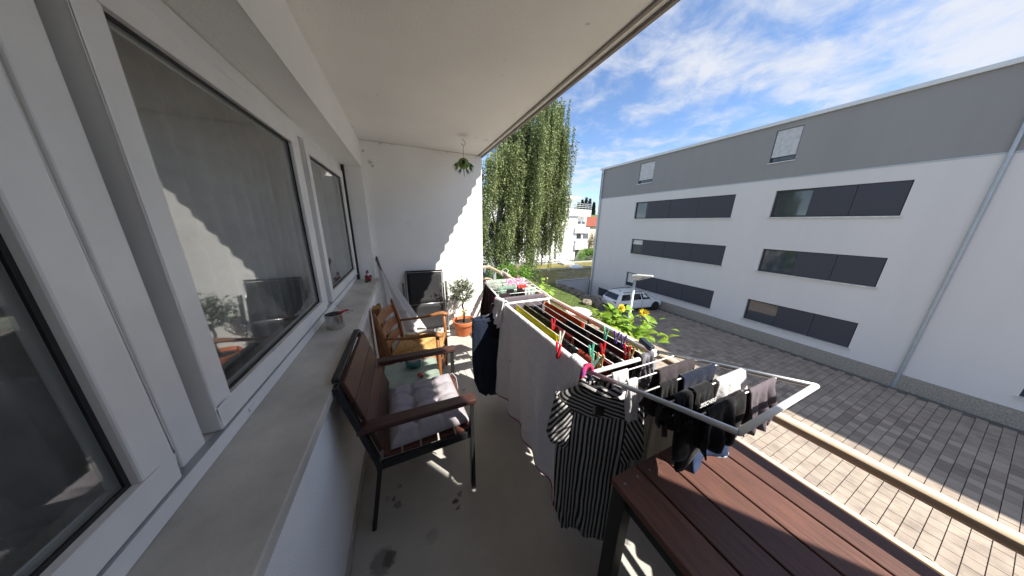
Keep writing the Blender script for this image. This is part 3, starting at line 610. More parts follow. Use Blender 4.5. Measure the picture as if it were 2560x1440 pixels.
# ------------------------------------------------------------------ trees and shrubs
bark = M('dark_bark', '#3a332c', .95, col2='#221d19', scale=6, bump=.8, bscale=14)
birch_bark = M('birch_bark', '#8b857d', .9, col2='#3a342f', stretch=(1, 1, 6), scale=2.5, bump=.5, bscale=12)
def limb(b, p, q, r0, r1, sag=0, n=6, rnd=random):
    pts = []; p, q = V(p), V(q)
    for i in range(n+1):
        t = i/n; c = p.lerp(q, t); c.z += sag*sin(pi*t); c += V((rnd.uniform(-1, 1), rnd.uniform(-1, 1), 0))*.06*sin(pi*t)*(q-p).length*.3; pts.append(c)
    b.tube(pts, [r0+(r1-r0)*i/n for i in range(n+1)], 7); return pts
def birch():
    rnd = random.Random(21); Y = 11.0
    base = V((4.75, 11.4, gz(4.75, 11.4)))
    t = thing('weeping_birch', 'tall weeping birch with long hanging leafy strands', 'tree', base)
    b = MB(); top = V((5.35, 11.2, 9.4))
    tr = [base, V((4.72, 11.4, -2)), V((4.62, 11.35, 0.6)), V((4.8, 11.3, 3)), V((5.1, 11.25, 6)), top]
    b.tube(tr, [.24, .20, .17, .13, .09, .03], 10); b.build('trunk', birch_bark, t, smooth=True)
    lb = MB(); strands = []
    def tp(z):
        for a, c in zip(tr, tr[1:]):
            if a.z <= z <= c.z: return a.lerp(c, (z-a.z)/(c.z-a.z))
        return top
    # limb tips given by pixels inside the crown, with depth about the trunk
    tips = []
    for (x, y, n_, dmax) in ((1350, 268, 22, 3.5), (1318, 296, 22, 3.2), (1285, 322, 20, 3.0), (1252, 350, 16, 2.5), (1378, 250, 20, 3.0), (1398, 258, 24, 5.0), (1385, 275, 26, 5.5), (1408, 312, 26, 4.4), (1412, 345, 18, 3.2), (1370, 300, 26, 5.0), (1350, 320, 26, 4.6), (1330, 330, 26, 5.2), (1310, 345, 26, 4.4), (1292, 360, 24, 4.2),
                            (1270, 372, 22, 4.6), (1258, 385, 18, 2.0), (1236, 392, 20, 2.0), (1228, 400, 16, 2.6), (1405, 400, 22, 3.6), (1380, 410, 22, 4.6), (1340, 420, 22, 4.4), (1300, 430, 22, 4.2), (1408, 470, 16, 2.4), (1395, 490, 18, 3.4), (1360, 500, 18, 3.0),
                            (1322, 500, 22, 3.4), (1290, 520, 22, 2.8), (1270, 560, 20, 2.0), (1250, 590, 18, 1.5), (1225, 560, 18, 2.2), (1212, 500, 14, 2.0), (1240, 610, 16, 1.1), (1300, 590, 20, 1.6), (1335, 570, 16, 1.9), (1385, 560, 14, 2.0), (1408, 520, 12, 2.2), (1215, 440, 10, 1.2), (1260, 540, 10, 2.0), (1320, 610, 14, 1.2), (1212, 610, 14, 1.2), (1390, 300, 16, 3.0), (1330, 380, 16, 3.5), (1205, 470, 16, 3.0), (1195, 540, 16, 2.0)):
        p = aty(x, y, Y+rnd.uniform(-1.2, 1.0)); tips.append((p, n_, dmax))
    for (p, n_, dmax) in tips:
        z0 = max(-1.0, p.z-(p-tp(p.z)).xy.length*.9); st = tp(z0)
        pts = limb(lb, st, p, .06, .014, .35, 7, rnd)
        for k in range(n_):
            o = V((rnd.gauss(0, .21), rnd.gauss(0, .24), rnd.uniform(-.35, .25)))
            strands.append((p+o, dmax*rnd.uniform(.25, 1.05)))
        for k in range(n_//4):
            q = pts[rnd.randint(3, 7)]; strands.append((q+V((rnd.gauss(0, .18), rnd.gauss(0, .2), 0)), dmax*rnd.uniform(.3, .8)))
    lb.build('limbs', bark, t, smooth=True)
    lf = MB(); tw = MB()
    for i, (p, ln) in enumerate(strands):
        sx, sy = rnd.uniform(-.05, .05), rnd.uniform(-.05, .05); ph = rnd.uniform(0, 6); n_ = int(ln*34); prev = None; ends = []
        for k in range(n_+1):
            s = ln*k/n_; c = p+V((sx*s+.05*sin(s*1.7+ph)*min(1, s), sy*s+.05*cos(s*1.3+ph)*min(1, s), -s))
            if k % 6 == 0: ends.append(c)
            for q in range(2):
                a = rnd.uniform(0, 2*pi); d = V((cos(a)*.8, sin(a)*.8, rnd.uniform(-1.4, -.2))); nr = V((rnd.gauss(0, 1), rnd.gauss(0, 1), rnd.gauss(0, 1)))
                lf.leaf(c+V((rnd.gauss(0, .035), rnd.gauss(0, .035), rnd.gauss(0, .02))), d, nr, rnd.uniform(.055, .092), rnd.uniform(.042, .066))
        if len(ends) > 1: tw.tube(ends, .004, 3)
    lf.build('crown', leafmat('birch_leaf', '#929d68', '#5f6e42', .9, .28), t)
    tw.build('twigs', bark, t)
birch()
def bush(name, label, cat, c, rx, ry, rz, nleaf, ls, mat, seed, trunk=None, group=None, base=None):
    rnd = random.Random(seed); c = V(c); base = V(base) if base else V((c.x, c.y, gz(c.x, c.y)))
    t = thing(name, label, cat, base, 0, group); b = MB()
    for k in range(9 if not trunk else 7):
        a = 2*pi*k/9; q = c+V((cos(a)*rx*.6, sin(a)*ry*.6, rnd.uniform(-.2, .6)*rz))
        limb(b, base+V((cos(a), sin(a), 0))*.12*(0 if trunk else 1) if not trunk else base+(c-base)*.55, q, .03, .008, 0, 4, rnd)
    if trunk: b.tube([base, base+(c-base)*.3, base+(c-base)*.62, c], [trunk, trunk*.85, trunk*.7, trunk*.3], 8)
    b.build('trunk' if trunk else 'stems', bark, t, smooth=True); lf = MB()
    cl = [(V((rnd.gauss(0, 1), rnd.gauss(0, 1), rnd.gauss(0, 1))).normalized()*rnd.uniform(.45, .95)) for k in range(26)]
    for i in range(nleaf):
        q = rnd.choice(cl); d = V((rnd.gauss(0, 1), rnd.gauss(0, 1), rnd.gauss(0, 1))).normalized()
        o = q+d*rnd.uniform(.02, .32); p = c+V((o.x*rx, o.y*ry, o.z*rz))
        if p.z < base.z+.05: continue
        lf.leaf(p, V((d.x, d.y, d.z*.6-.15)), V((rnd.gauss(0, .6), rnd.gauss(0, .6), 1)), ls*rnd.uniform(.7, 1.3), ls*.55*rnd.uniform(.7, 1.2))
    lf.build('crown', mat, t); return t
lm1 = leafmat('shrub_leaf', '#79a040', '#4a7426', 2, .35); lm2 = leafmat('dark_leaf', '#47602c', '#2c421c', 1.5, .25); lm3 = leafmat('mid_leaf', '#5f7c36', '#3f5a22', 1.5, .3)
p = aty(1232, 600, 14); bush('garden_shrub', 'tall dark shrub filling the gap behind the birch trunk', 'shrub', (p.x, 14, p.z-1.7), 1.6, 1.0, 2.6, 5200, .12, lm2, 14)
p = aty(1310, 640, 13); bush('garden_shrub', 'broad dark shrub behind the lower birch strands', 'shrub', (p.x, 13, p.z-1.4), 1.5, .9, 1.9, 5200, .11, lm3, 15)
p = aty(1275, 668, 9.0); bush('garden_shrub', 'bright green shrub below the birch, seen over the far rail end', 'shrub', (p.x, 9.0, p.z-.75), 1.0, .8, .95, 5200, .10, lm1, 1)
p = aty(1235, 690, 10.0); bush('garden_shrub', 'darker shrub close to the white wall edge under the birch', 'shrub', (p.x-.3, 10, p.z-1.2), 1.0, .8, 1.4, 3600, .09, lm2, 2)
p = aty(1340, 705, 11); bush('garden_shrub', 'low shrub between the bright shrub and the lawn', 'shrub', (p.x, 11, p.z-1.3), .8, .7, 1.0, 2400, .08, lm3, 9)
p = atz(1352, 690, gz(12, 19.8)); bush('small_garden_tree', 'small tree with slim trunk beside the black storage box', 'tree', (p.x, p.y, aty(1355, 605, p.y).z), 1.6, 1.3, 1.9, 6500, .10, lm2, 3, trunk=.11)
p = Q(1470, 635, 37); bush('garden_shrub', 'green bush below the white balconies at the building corner', 'shrub', (p.x, 37, p.z-.3), 2.2, 1.5, 1.8, 2600, .22, lm1, 4)
p = Q(1425, 646, 37); bush('garden_shrub', 'low planting on the edge of the flat roof in front of the white wall', 'shrub', (p.x, 37, p.z-1.5), 2.4, .8, 1.7, 1600, .2, lm3, 5)
p = Q(1484, 600, 46); bush('garden_shrub', 'reddish green tree beside the red roofed house', 'tree', (p.x, 46, p.z-2), 1.8, 1.5, 4.2, 2600, .25, leafmat('reddish_leaf', '#7c6a34', '#5a3a24', .6), 6)
# wooded hill: conifers one can tell apart, and broadleaf crowns below
def conifer(x, y, py_top, Y, lab, seed, h):
    rnd = random.Random(seed); p = Q(x, py_top, Y); base = V((p.x, Y, gz(p.x, Y)-.2)); h = p.z-base.z; t = thing('conifer_tree', lab, 'tree', base, 0, 'conifers on the hill')
    MB().tube([base, base+V((0, 0, h))], [.3, .03], 6).build('trunk', bark, t); lf = MB()
    for i in range(1500):
        s = rnd.random()**.7; a = rnd.uniform(0, 2*pi); r = (.25+.28*h*s*.5)*rnd.uniform(.4, 1)*(.75+.25*sin(s*40)); d = V((cos(a), sin(a), -.35))
        lf.leaf(base+V((cos(a)*r, sin(a)*r, h*(1-s)*.95+.2)), d, V((rnd.gauss(0, .4), rnd.gauss(0, .4), 1)), .9, .45)
    lf.build('crown', leafmat('conifer_needles', '#2f4228', '#1e2d1c', .3, .1), t)
for i, (x, y, lab) in enumerate(((1457, 497, 'leftmost dark conifer on the far hill'), (1467, 491, 'tallest dark conifer on the far hill skyline'), (1476, 494, 'dark conifer right of the tallest one on the hill'), (1486, 503, 'dark conifer nearest the grey building corner'), (1447, 505, 'half hidden conifer behind the white penthouse roof'))):
    conifer(x, 0, y, 118+i*2, lab, 60+i, 15+2*(i % 2))
p = Q(1440, 520, 100); bush('hill_tree', 'round broadleaf tree in front of the conifers on the hill', 'tree', (p.x, 100, p.z-3), 7, 5, 5, 2600, .8, lm3, 70, trunk=.3)
patch('meadow', lambda u, v: (-30+u*150, 46+v*150), 0, 60, 0, 60, 1.5, grass_m, .05)
# ------------------------------------------------------------------ dark armchair with cushion
vary(M('brown_back', '#55372e', .5, col2='#432a24', stretch=(14, 1, 14), scale=9, bump=.2, bscale=60)); vary(brown_slat_x)
ac = thing('garden_armchair', 'dark armchair with brown slats and black metal frame by the wall', 'armchair', (.38, 1.43, 0))
YA, YBk = -.305, .295      # near / far side frames (local y)
TK = Matrix.Translation((-.02, 0, 0))
for y in (YA, YBk):
    sub('leg', dk_metal, ac, lambda b: b.bar((.262, y, 0), (.262, y, .625), .022, .045, (0, 1, 0)), bevel=.003)
    sub('leg', dk_metal, ac, lambda b: (b.bar((-.285, y, 0), (-.215, y, .40), .022, .045, (0, 1, 0)), b.bar((-.215, y, .40), (-.335, y, .90), .022, .045, (0, 1, 0))), bevel=.003)
    sub('side_rail', dk_metal, ac, lambda b: b.bar((-.235, y*.97, .385), (.25, y*.97, .40), .02, .045), bevel=.003)
    sub('armrest_bracket', dk_metal, ac, lambda b: b.bar((-.26, y, .628), (.25, y, .628), .03, .01))
    sub('armrest', M('brown_armrest', '#4a2e27', .45, col2='#3a241f', stretch=(1, 14, 14), scale=9, bump=.12, bscale=60), ac, lambda b: b.box(-.285, .285, y-.034, y+.034, .634, .662), bevel=.006)
for k in range(4):
    t0 = .06+.235*k; t1 = t0+.225
    def back(b, t0=t0, t1=t1):
        A = V((-.205, 0, .44)); B = V((-.325, 0, .90)); n_ = V((.46, 0, .12)).normalized()*.022
        p, q = A.lerp(B, t0), A.lerp(B, t1)
        vs = []
        for y in (YA+.012, YBk-.012): vs += [p+V((0, y, 0)), q+V((0, y, 0)), q+n_+V((0, y, 0)), p+n_+V((0, y, 0))]
        b.add(vs, [(0, 1, 2, 3), (4, 7, 6, 5), (0, 4, 5, 1), (1, 5, 6, 2), (2, 6, 7, 3), (3, 7, 4, 0)])
    sub('back_slat', M('brown_back', '#55372e', .5, col2='#432a24', stretch=(14, 1, 14), scale=9, bump=.12, bscale=60), ac, back, bevel=.004)
sub('back_rail', dk_metal, ac, lambda b: b.bar((-.338, YA+.02, .912), (-.338, YBk-.02, .912), .03, .022), bevel=.003)
for k in range(5): sub('seat_slat', brown_slat_x, ac, lambda b: b.box(-.2+.094*k, -.2+.094*k+.085, YA+.02, YBk-.02, .412, .432), bevel=.004)
sub('front_rail', dk_metal, ac, lambda b: b.bar((.245, YA+.02, .40), (.245, YBk-.02, .40), .02, .03), bevel=.003)
cu_m = cloth('lilac_cotton', '#9d979d', .08, 0)
def cush(b):
    nx, ny = 40, 44; X0, X1, Y_0, Y_1 = -.185, .245, -.275, .235
    def fn(top):
        def f(u, v):
            x, y = X0+(X1-X0)*u, Y_0+(Y_1-Y_0)*v
            e = min(u, 1-u, v, 1-v); edge = min(1, (e/.12))**.5 if e > 0 else 0
            d = 0
            for i in range(1, 3):
                for j in range(1, 4):
                    bx, by = i/3, j/4; r = sqrt(((u-bx)*.43)**2+((v-by)*.51)**2); d += .026*math.exp(-(r/.018)**2)+.020*math.exp(-(r/.05)**2)
            d += sum(.014*math.exp(-(((u-i/3)*.43)/.010)**2) for i in (1, 2))+sum(.014*math.exp(-(((v-j/4)*.51)/.010)**2) for j in (1, 2, 3))
            wv = .004*noise.noise(V((x*22, y*22, 3)))
            if top: return V((x, y, .452+.040*edge+(.010-d+wv)*edge))
            return V((x, y, .452-.015*edge))
        return f
    b.grid(fn(True), nx, ny); b.grid(fn(False), nx, ny)
cs = thing('seat_cushion', 'tufted lilac grey seat cushion on the dark armchair', 'cushion', (.38, 1.43, 0), radians(4))
sub('pad', cu_m, cs, cush, smooth=True)
sub('tie', cu_m, cs, lambda b: b.tube([(.235, .225, .455), (.265, .215, .47), (.285, .19, .44), (.29, .17, .36), (.287, .165, .30)], .004, 5), smooth=True)
sub('tie', cu_m, cs, lambda b: b.tube([(.235, -.265, .455), (.25, -.285, .44), (.255, -.287, .38)], .004, 5), smooth=True)

# ------------------------------------------------------------------ low side table, bowl, lighter box
lt = thing('side_table', 'low pale green side table between the two chairs', 'table', (.345, 1.90, 0))
sub('table_top', M('worn_green_paint', '#98a597', .35, col2='#7d8b80', scale=7, bump=.1, bscale=30, spec=.5), lt, lambda b: b.prism([V((x, y, .40)) for x, y in ((-.21, -.18), (.17, -.18), (.2, -.15), (.2, .12), (.17, .15), (-.21, .15))], (0, 0, 0), (0, 0, .022)), bevel=.004)
for x in (-.16, .14):
    for y in (-.14, .11): sub('leg', M('green_leg', '#5d6f62', .5), lt, lambda b: b.bar((x, y, 0), (x, y, .40), .03, .03), bevel=.003)
p = atz(1035, 912, .43); bo = thing('teal_bowl', 'teal glazed bowl on the pale green side table', 'bowl', (p.x, p.y, .422))
tl_m = M('teal_glaze', '#17706f', .2, col2='#0f5557', scale=5, coat=.3)
sub('body', tl_m, bo, lambda b: b.lathe([(.03, 0), (.05, .004), (.066, .025), (.064, .045), (.054, .055), (.05, .052), (.056, .04), (.05, .012), (0, .01)], 28), smooth=True)
sub('lid_ring', M('ash_grey', (.2, .2, .2), .6), bo, lambda b: b.lathe([(0, .046), (.046, .05), (.051, .056), (.046, .058), (0, .052)], 24), smooth=True)
p = atz(1051, 938, .43); cg = thing('red_matchbox', 'small red and white packet lying on the pale green side table', 'packet', (p.x, p.y, .4225), .35)
sub('sleeve', M('packet_red', '#a5222b', .4, var=.1), cg, lambda b: b.box(-.014, .014, -.026, .026, 0, .015), bevel=.002)
sub('white_end', M('packet_white', '#d8cfc9', .5), cg, lambda b: b.box(.0142, .0165, -.024, .024, .001, .014))

# ------------------------------------------------------------------ rustic wooden armchair with rush seat
wc = thing('rush_seat_armchair', 'orange brown ladder-back wooden armchair with woven rush seat', 'armchair', (.425, 2.36, 0), radians(-15)); wc.scale = (.9, 1, .975)
hw = .25; 
for s in (-1, 1):
    sub('back_post', wood, wc, lambda b: b.tube([(-.225, s*.20, 0), (-.235, s*.205, .38), (-.265, s*.215, .60), (-.32, s*.225, .82), (-.326, s*.225, .85)], [.019, .022, .021, .018, .010], 10), smooth=True)
    sub('front_leg', wood, wc, lambda b: b.tube([(.245, s*.255, 0), (.25, s*.255, .25), (.252, s*.255, .42), (.247, s*.255, .625)], [.017, .023, .021, .017], 10), smooth=True)
    def arm(b, s=s):
        pts = [V((-.27, s*.215, .605)), V((-.12, s*.235, .61)), V((.04, s*.25, .622)), (V((.16, s*.262, .648))), V((.23, s*.267, .655)), V((.285, s*.265, .640)), V((.30, s*.264, .628))]
        b.tube(pts, [.016, .018, .021, .030, .034, .028, .012], 12, .62)
    sub('armrest', wood, wc, arm, smooth=True)
    for z in (.13, .24): sub('stretcher', wood, wc, lambda b: b.tube([(-.228, s*.203, z), (.247, s*.255, z)], .011, 8), smooth=True)
for z in (.16, .27): sub('stretcher', wood, wc, lambda b: b.tube([(.247, -.255, z), (.247, .255, z)], .011, 8), smooth=True)
sub('stretcher', wood, wc, lambda b: b.tube([(-.23, -.203, .2), (-.23, .203, .2)], .011, 8), smooth=True)
for k, zc in enumerate((.50, .625, .755)):
    def slat(b, zc=zc):
        f = .5*(zc-.38)/.44
        def fn(o):
            def g(u, v):
                y = -.2+.4*u; hgt = .036+.012*sin(pi*u)+.006*cos(4*pi*u)
                z = zc+(v-.5)*2*hgt+.010*sin(pi*u); x = -.235-.09*max(0, (z-.40))/.44*1.0-.020*sin(pi*u)+o
                return V((x, y*(1+.12*f), z))
            return g
        b.grid(fn(.007), 20, 4); b.grid(fn(-.007), 20, 4)
        n = 21
    sub('back_slat', wood, wc, lambda b, zc=zc: b.grid(lambda u, v: V((-.235-.10*max(0, (zc-.40))/.44-.022*sin(pi*u)-(v-.5)*.018, (-.205+.41*u)*1.03, zc+(v-.5)*(.07+.028*sin(pi*u)+.010*cos(4*pi*u))+.008*sin(pi*u))), 20, 4), smooth=True, solid=.013)
def rush_mat():
    m = M('woven_rush', '#cda468', .75, col2='#a0773f', stretch=(3, 3, 3), scale=14, bump=.5, bscale=70); return m
rush = rush_mat()
def seatpt(u, v):    # u back->front, v side
    x = -.225+.48*u; h = .205+.055*u; y = (v*2-1)*h; return x, y
rs = sub('rush_seat', rush, wc, lambda b: b.box(-.20, .22, -.19, .19, .385, .405))
RN = 13
for q, (name) in enumerate(('front', 'rear', 'near', 'far')):
    def cords(b, q=q):
        for k in range(RN):
            f = (k+.5)/RN       # outermost .. centre
            if q < 2:
                u_ = (1-f*.46) if q == 0 else f*.46
                x0, y0 = seatpt(u_, .5*f); x1, y1 = seatpt(u_, 1-.5*f)
            else:
                v_ = f*.5 if q == 2 else 1-f*.5
                x0, y0 = seatpt(.46*f, v_); x1, y1 = seatpt(1-.46*f*1.0, v_)
            z = .425-.012*f+random.uniform(-.0015, .0015)
            mid = ((x0+x1)/2+random.uniform(-.002, .002), (y0+y1)/2+random.uniform(-.002, .002), z-.006*f)
            b.tube([(x0, y0, z), mid, (x1, y1, z)], .0098, 6)
    o = sub('rush_cords', rush, rs, cords, smooth=True)
sub('seat_rail', wood, wc, lambda b: (b.tube([(.25, -.255, .41), (.25, .255, .41)], .015, 8), b.tube([(-.23, -.205, .41), (-.23, .205, .41)], .014, 8), b.tube([(-.23, -.205, .41), (.25, -.255, .41)], .014, 8), b.tube([(-.23, .205, .41), (.25, .255, .41)], .014, 8)), smooth=True)

# timber pieces standing behind the wooden chair
tb_ = thing('timber_block', 'upright weathered timber offcut leaning behind the wooden chair', 'timber', (.05, 2.62, 0))
sub('block', old_wood, tb_, lambda b: b.prism([V((-.03, -.06, 0)), V((.05, -.06, 0)), V((.05, .06, 0)), V((-.03, .06, 0))], (0.02, 0, 0), (0, 0, .76)), bevel=.01)
sub('end_cap', M('end_grain', '#a27446', .8, col2='#7d5530', scale=30), tb_, lambda b: b.prism([V((-.028, -.057, .761)), V((.048, -.057, .761)), V((.048, .057, .761)), V((-.028, .057, .761))], (0, 0, 0), (0, 0, .004)))
o = thing('timber_board', 'narrow dark timber board leaning beside the upright offcut', 'timber', (.13, 2.83, 0))
sub('board', M('dark_timber', '#6b4a2e', .8, col2='#3c2918', stretch=(8, 8, 1), scale=5, bump=.3), o, lambda b: b.bar((.02, 0, 0), (-.08, .02, .72), .035, .09, (0, 1, 0)), bevel=.005)

# ------------------------------------------------------------------ closed parasol leaning in the corner
ps = thing('closed_parasol', 'closed white parasol with script lettering leaning in the corner', 'parasol', (.33, 2.98, 0))
ptop, pbot = aty(938, 648, 3.44)-V(ps.location), V((.02, .0, .0)); pmid = atz(1010, 815, .30)-V(ps.location)
ptop.x = max(ptop.x, .04-ps.location.x)
sub('pole', M('parasol_pole', (.16, .13, .11), .5), ps, lambda b: b.tube([pbot, ptop], .016, 10), smooth=True)
def canopy(b):
    ax = (pbot-ptop); Ln = ax.length; ax.normalize(); sd = ax.cross(V((0, 1, 0))).normalized(); fw_ = sd.cross(ax)
    def fn(u, v):
        s = .02+.80*Ln*v; a = 2*pi*u; r = (.012+.125*v**1.15); fold = 1+(.30*sin(6*a+1.2*v)+.12*sin(11*a))*min(1, v*2)
        e = .035*v*v*sin(6*a)*1.0
        return ptop+ax*(s+e)+(sd*cos(a)*1.35+fw_*sin(a)*.55)*r*fold
    b.grid(fn, 96, 26)
can = sub('canopy', cloth('parasol_white', '#d9d6d6', .05, .2), ps, canopy, smooth=True, solid=.003)
sub('tip', M('tip_dark', (.08, .05, .05), .5), ps, lambda b: b.tube([ptop+V((0, 0, -.02)), ptop+V((-.004, .004, .035))], [.02, .008], 8))
def text(name, s, size, mat, parent, mw, extr=.0006):
    cu = bpy.data.curves.new(name, 'FONT'); cu.body = s; cu.size = size; cu.extrude = extr; cu.align_x = 'CENTER'; cu.align_y = 'CENTER'; cu.shear = .25
    o = bpy.data.objects.new(name, cu); me = bpy.data.meshes.new_from_object(o); bpy.data.objects.remove(o); bpy.data.curves.remove(cu)
    o = bpy.data.objects.new(name, me); COL.objects.link(o); me.materials.append(mat)
    o.matrix_world = mw
    if parent: o.parent = parent; o.matrix_parent_inverse = world(parent).inverted()
    loc, rot, sc = mw.decompose(); o.location = loc; o.rotation_euler = rot.to_euler(); o.scale = sc
    return o
def face_frame(p, right, nrm):
    r = V(right).normalized(); n_ = V(nrm); n_ = (n_-r*n_.dot(r)).normalized(); u_ = n_.cross(r)
    return Matrix(((r.x, u_.x, n_.x, p[0]), (r.y, u_.y, n_.y, p[1]), (r.z, u_.z, n_.z, p[2]), (0, 0, 0, 1)))

# ------------------------------------------------------------------ folded black recliner against the back wall
rc = thing('folding_recliner', 'black mesh recliner folded flat against the far white wall', 'recliner', (.60, 3.30, 0), radians(-2))
mesh_m = M('black_mesh', (.022, .022, .024), .7, var=.2, bump=.3, bscale=300, spec=.35)
gt = M('grey_tube', (.33, .34, .36), .35, metal=.7)
lean = lambda z: .02+.15*z/.95
xa, xb_ = -.245, .215
for x in (xa-.012, xb_+.012): sub('frame_tube', gt, rc, lambda b: b.tube([(x, lean(.02)-.0, .02), (x, lean(.93), .93)], .012, 8), smooth=True)
for z in (.03, .945): sub('frame_tube', dk_metal, rc, lambda b: b.tube([(xa-.012, lean(z), z), (xb_+.012, lean(z), z)], .012, 8), smooth=True)
for (z0, z1, sg) in ((.50, .93, .012), (.13, .485, .02)):
    sub('mesh_panel', mesh_m, rc, lambda b: b.grid(lambda u, v: V((xa+.004+(xb_-xa-.008)*u, lean(z0+(z1-z0)*v)-.012+sg*sin(pi*u)*sin(pi*v), z0+(z1-z0)*v)), 10, 8), smooth=True, solid=.004)
sub('cross_tube', gt, rc, lambda b: b.tube([(xa-.012, lean(.49)-.006, .492), (xb_+.012, lean(.49)-.006, .492)], .011, 8), smooth=True)
for s, x in ((-1, xa-.045), (1, xb_+.045)):
    sub('armrest', M('grey_plastic', (.14, .145, .15), .5), rc, lambda b: b.bar((x, lean(.5)-.05, .50), (x, lean(.8)-.05, .81), .03, .045, (0, 1, 0)), bevel=.008)
    sub('side_tube', alu, rc, lambda b: b.tube([(x-.0, lean(.0)-.06, .012), (x, lean(.55)-.05, .55)], .011, 8), smooth=True)
for z, yy in ((.055, -.07), (.10, -.055)): sub('foot_tube', white_coat, rc, lambda b: b.tube([(xa-.05, yy, z), (xb_+.05, yy, z)], .012, 8), smooth=True)
for x in (xa+.02, xb_-.02): sub('foot_cap', M('white_cap', (.7, .7, .7), .4), rc, lambda b: b.box(x-.02, x+.02, -.09, -.03, .0, .04), bevel=.006)

# ------------------------------------------------------------------ potted olive
ol = thing('potted_olive_tree', 'small round-headed olive tree in a terracotta pot by the far wall', 'plant', (1.075, 3.265, 0))
ol.scale = (1.2, 1.2, 1.22)
sub('pot', terracotta, ol, lambda b: b.lathe([(.082, 0), (.088, .005), (.112, .135), (.114, .138), (.128, .14), (.133, .145), (.136, .185), (.132, .19), (.124, .188), (.118, .15), (.07, .02), (0, .02)], 36), smooth=False, bevel=.002)
sub('soil', soil_m, ol, lambda b: b.lathe([(0, .158), (.06, .162), (.118, .155), (.1, .1)], 20), smooth=True)
for q in ol.children:
    if q.name.startswith('pot'):
        for f in q.data.polygons: f.use_smooth = True
sub('trunk', M('olive_bark', '#4c4236', .9, col2='#2b2520', scale=20, bump=.5), ol, lambda b: (b.tube([(0, 0, .15), (.012, .0, .26), (-.008, .005, .36), (.004, 0, .46)], [.013, .011, .010, .008], 8), [b.tube([(.0, 0, .40), (.07*cos(a), .07*sin(a), .52), (.11*cos(a), .11*sin(a), .60+.05*(k % 2))], [.006, .004, .002], 5) for k, a in enumerate((0.2, 1.4, 2.6, 3.9, 5.2))]), smooth=True)
def olive(b):
    rnd = random.Random(5)
    for i in range(150):
        d = V((rnd.gauss(0, 1), rnd.gauss(0, 1), rnd.gauss(0, 1))).normalized(); st = V((0, 0, .50))+V((d.x*.05, d.y*.05, d.z*.05)); en = V((-.01, 0, .555))+V((d.x*.165, d.y*.14, d.z*.155))*rnd.uniform(.7, 1.12)
        if i < 7: en = V((-.13-.02*i, -.02+.02*(i % 3), .60+.025*(i % 4)))
        for k in range(9):
            t = .25+.75*k/8; c = st.lerp(en, t); a = rnd.uniform(0, 2*pi)
            dd = (en-st).normalized()*.8+V((rnd.gauss(0, .6), rnd.gauss(0, .6), rnd.gauss(0, .5)+.15)); b.leaf(c, dd, V((rnd.gauss(0, 1), rnd.gauss(0, 1), rnd.gauss(0, 1))), rnd.uniform(.03, .048), .0095)
sub('crown', leafmat('olive_leaf', '#76805f', '#4a5640', 14, .2), ol, olive)
def yl(b):
    rnd = random.Random(6)
    for i in range(16): a = rnd.uniform(0, 6.28); b.leaf(V((.01+.012*cos(a), -.02, .285+rnd.uniform(-.04, .04))), V((cos(a), -.6, rnd.uniform(-.3, .5))), V((0, -1, .4)), .035, .022)
sub('low_leaf', leafmat('yellowing_leaf', '#b9a24a', '#8c8a3a', 30, .3), ol, yl)

# ------------------------------------------------------------------ hanging tin bird ornament
p = aty(1159, 409, 2.95); hb = thing('hanging_ornament', 'green tin bird ornament hanging from a ceiling hook', 'ornament', p)
hgt = H-p.z; wire = M('dark_wire', (.05, .045, .04), .5, metal=.5)
sub('hook', wire, hb, lambda b: b.tube([(0, 0, hgt), (0, 0, hgt-.012)]+[(.024*cos(a)+.0, 0, hgt-.04+.024*sin(a)) for a in [pi/2-i*pi/8 for i in range(0, 12)]], .0025, 6), smooth=True)
sub('wire', wire, hb, lambda b: b.tube([(.0, 0, hgt-.064), (.004, 0, hgt-.08), (0, 0, hgt-.10), (.0, 0, .055)], .0022, 5), smooth=True)
gm = M('green_tin', '#66801c', .4, col2='#3f5a14', scale=16, coat=.2)
sub('body', gm, hb, lambda b: b.ball((0, 0, 0), .062, .062, .060, 20, 12), smooth=True)
dirc = (CAM-p).normalized()
sub('nest_hole', M('hole_black', (.01, .008, .006), .9), hb, lambda b: b.ball(dirc*.047+V((0, 0, .012)), .023, .023, .027, 14, 8), smooth=True)
rr = dirc.cross(V((0, 0, 1))).normalized()*-1
for k, (s, z0, ln, c) in enumerate(((-1, .012, .085, '#4c6b1a'), (-1, -.015, .085, '#7c7a2a'), (1, .012, .085, '#1f7a3f'), (1, -.015, .085, '#5d7d33'), (-1, -.048, .075, '#3c6f86'), (1, -.048, .075, '#6b7d8a'))):
    def wing(b, s=s, z0=z0, ln=ln):
        st = rr*(s*(.060 if z0 > -.04 else .025))+V((0, 0, z0)); d = rr*s*(.85 if z0 >= 0 else .5)+V((0, 0, -.9)); nn = dirc
        a = d.normalized().cross(nn).normalized()
        for t in (-1, 0, 1): b.tube([st, st+d.normalized()*ln*(1-.12*abs(t))+a*t*.018], [.004, .0015], 4)
        b.leaf(st, d, nn, ln*.85, .034)
    sub('feather', M('tin_'+c[1:], c, .4, var=.3, scale=30), hb, wing, solid=.0015)
sub('tail_rod', M('rod_brown', (.18, .09, .06), .5), hb, lambda b: b.tube([(0, 0, -.055), (.004, 0, -.135)], [.006, .003], 6))

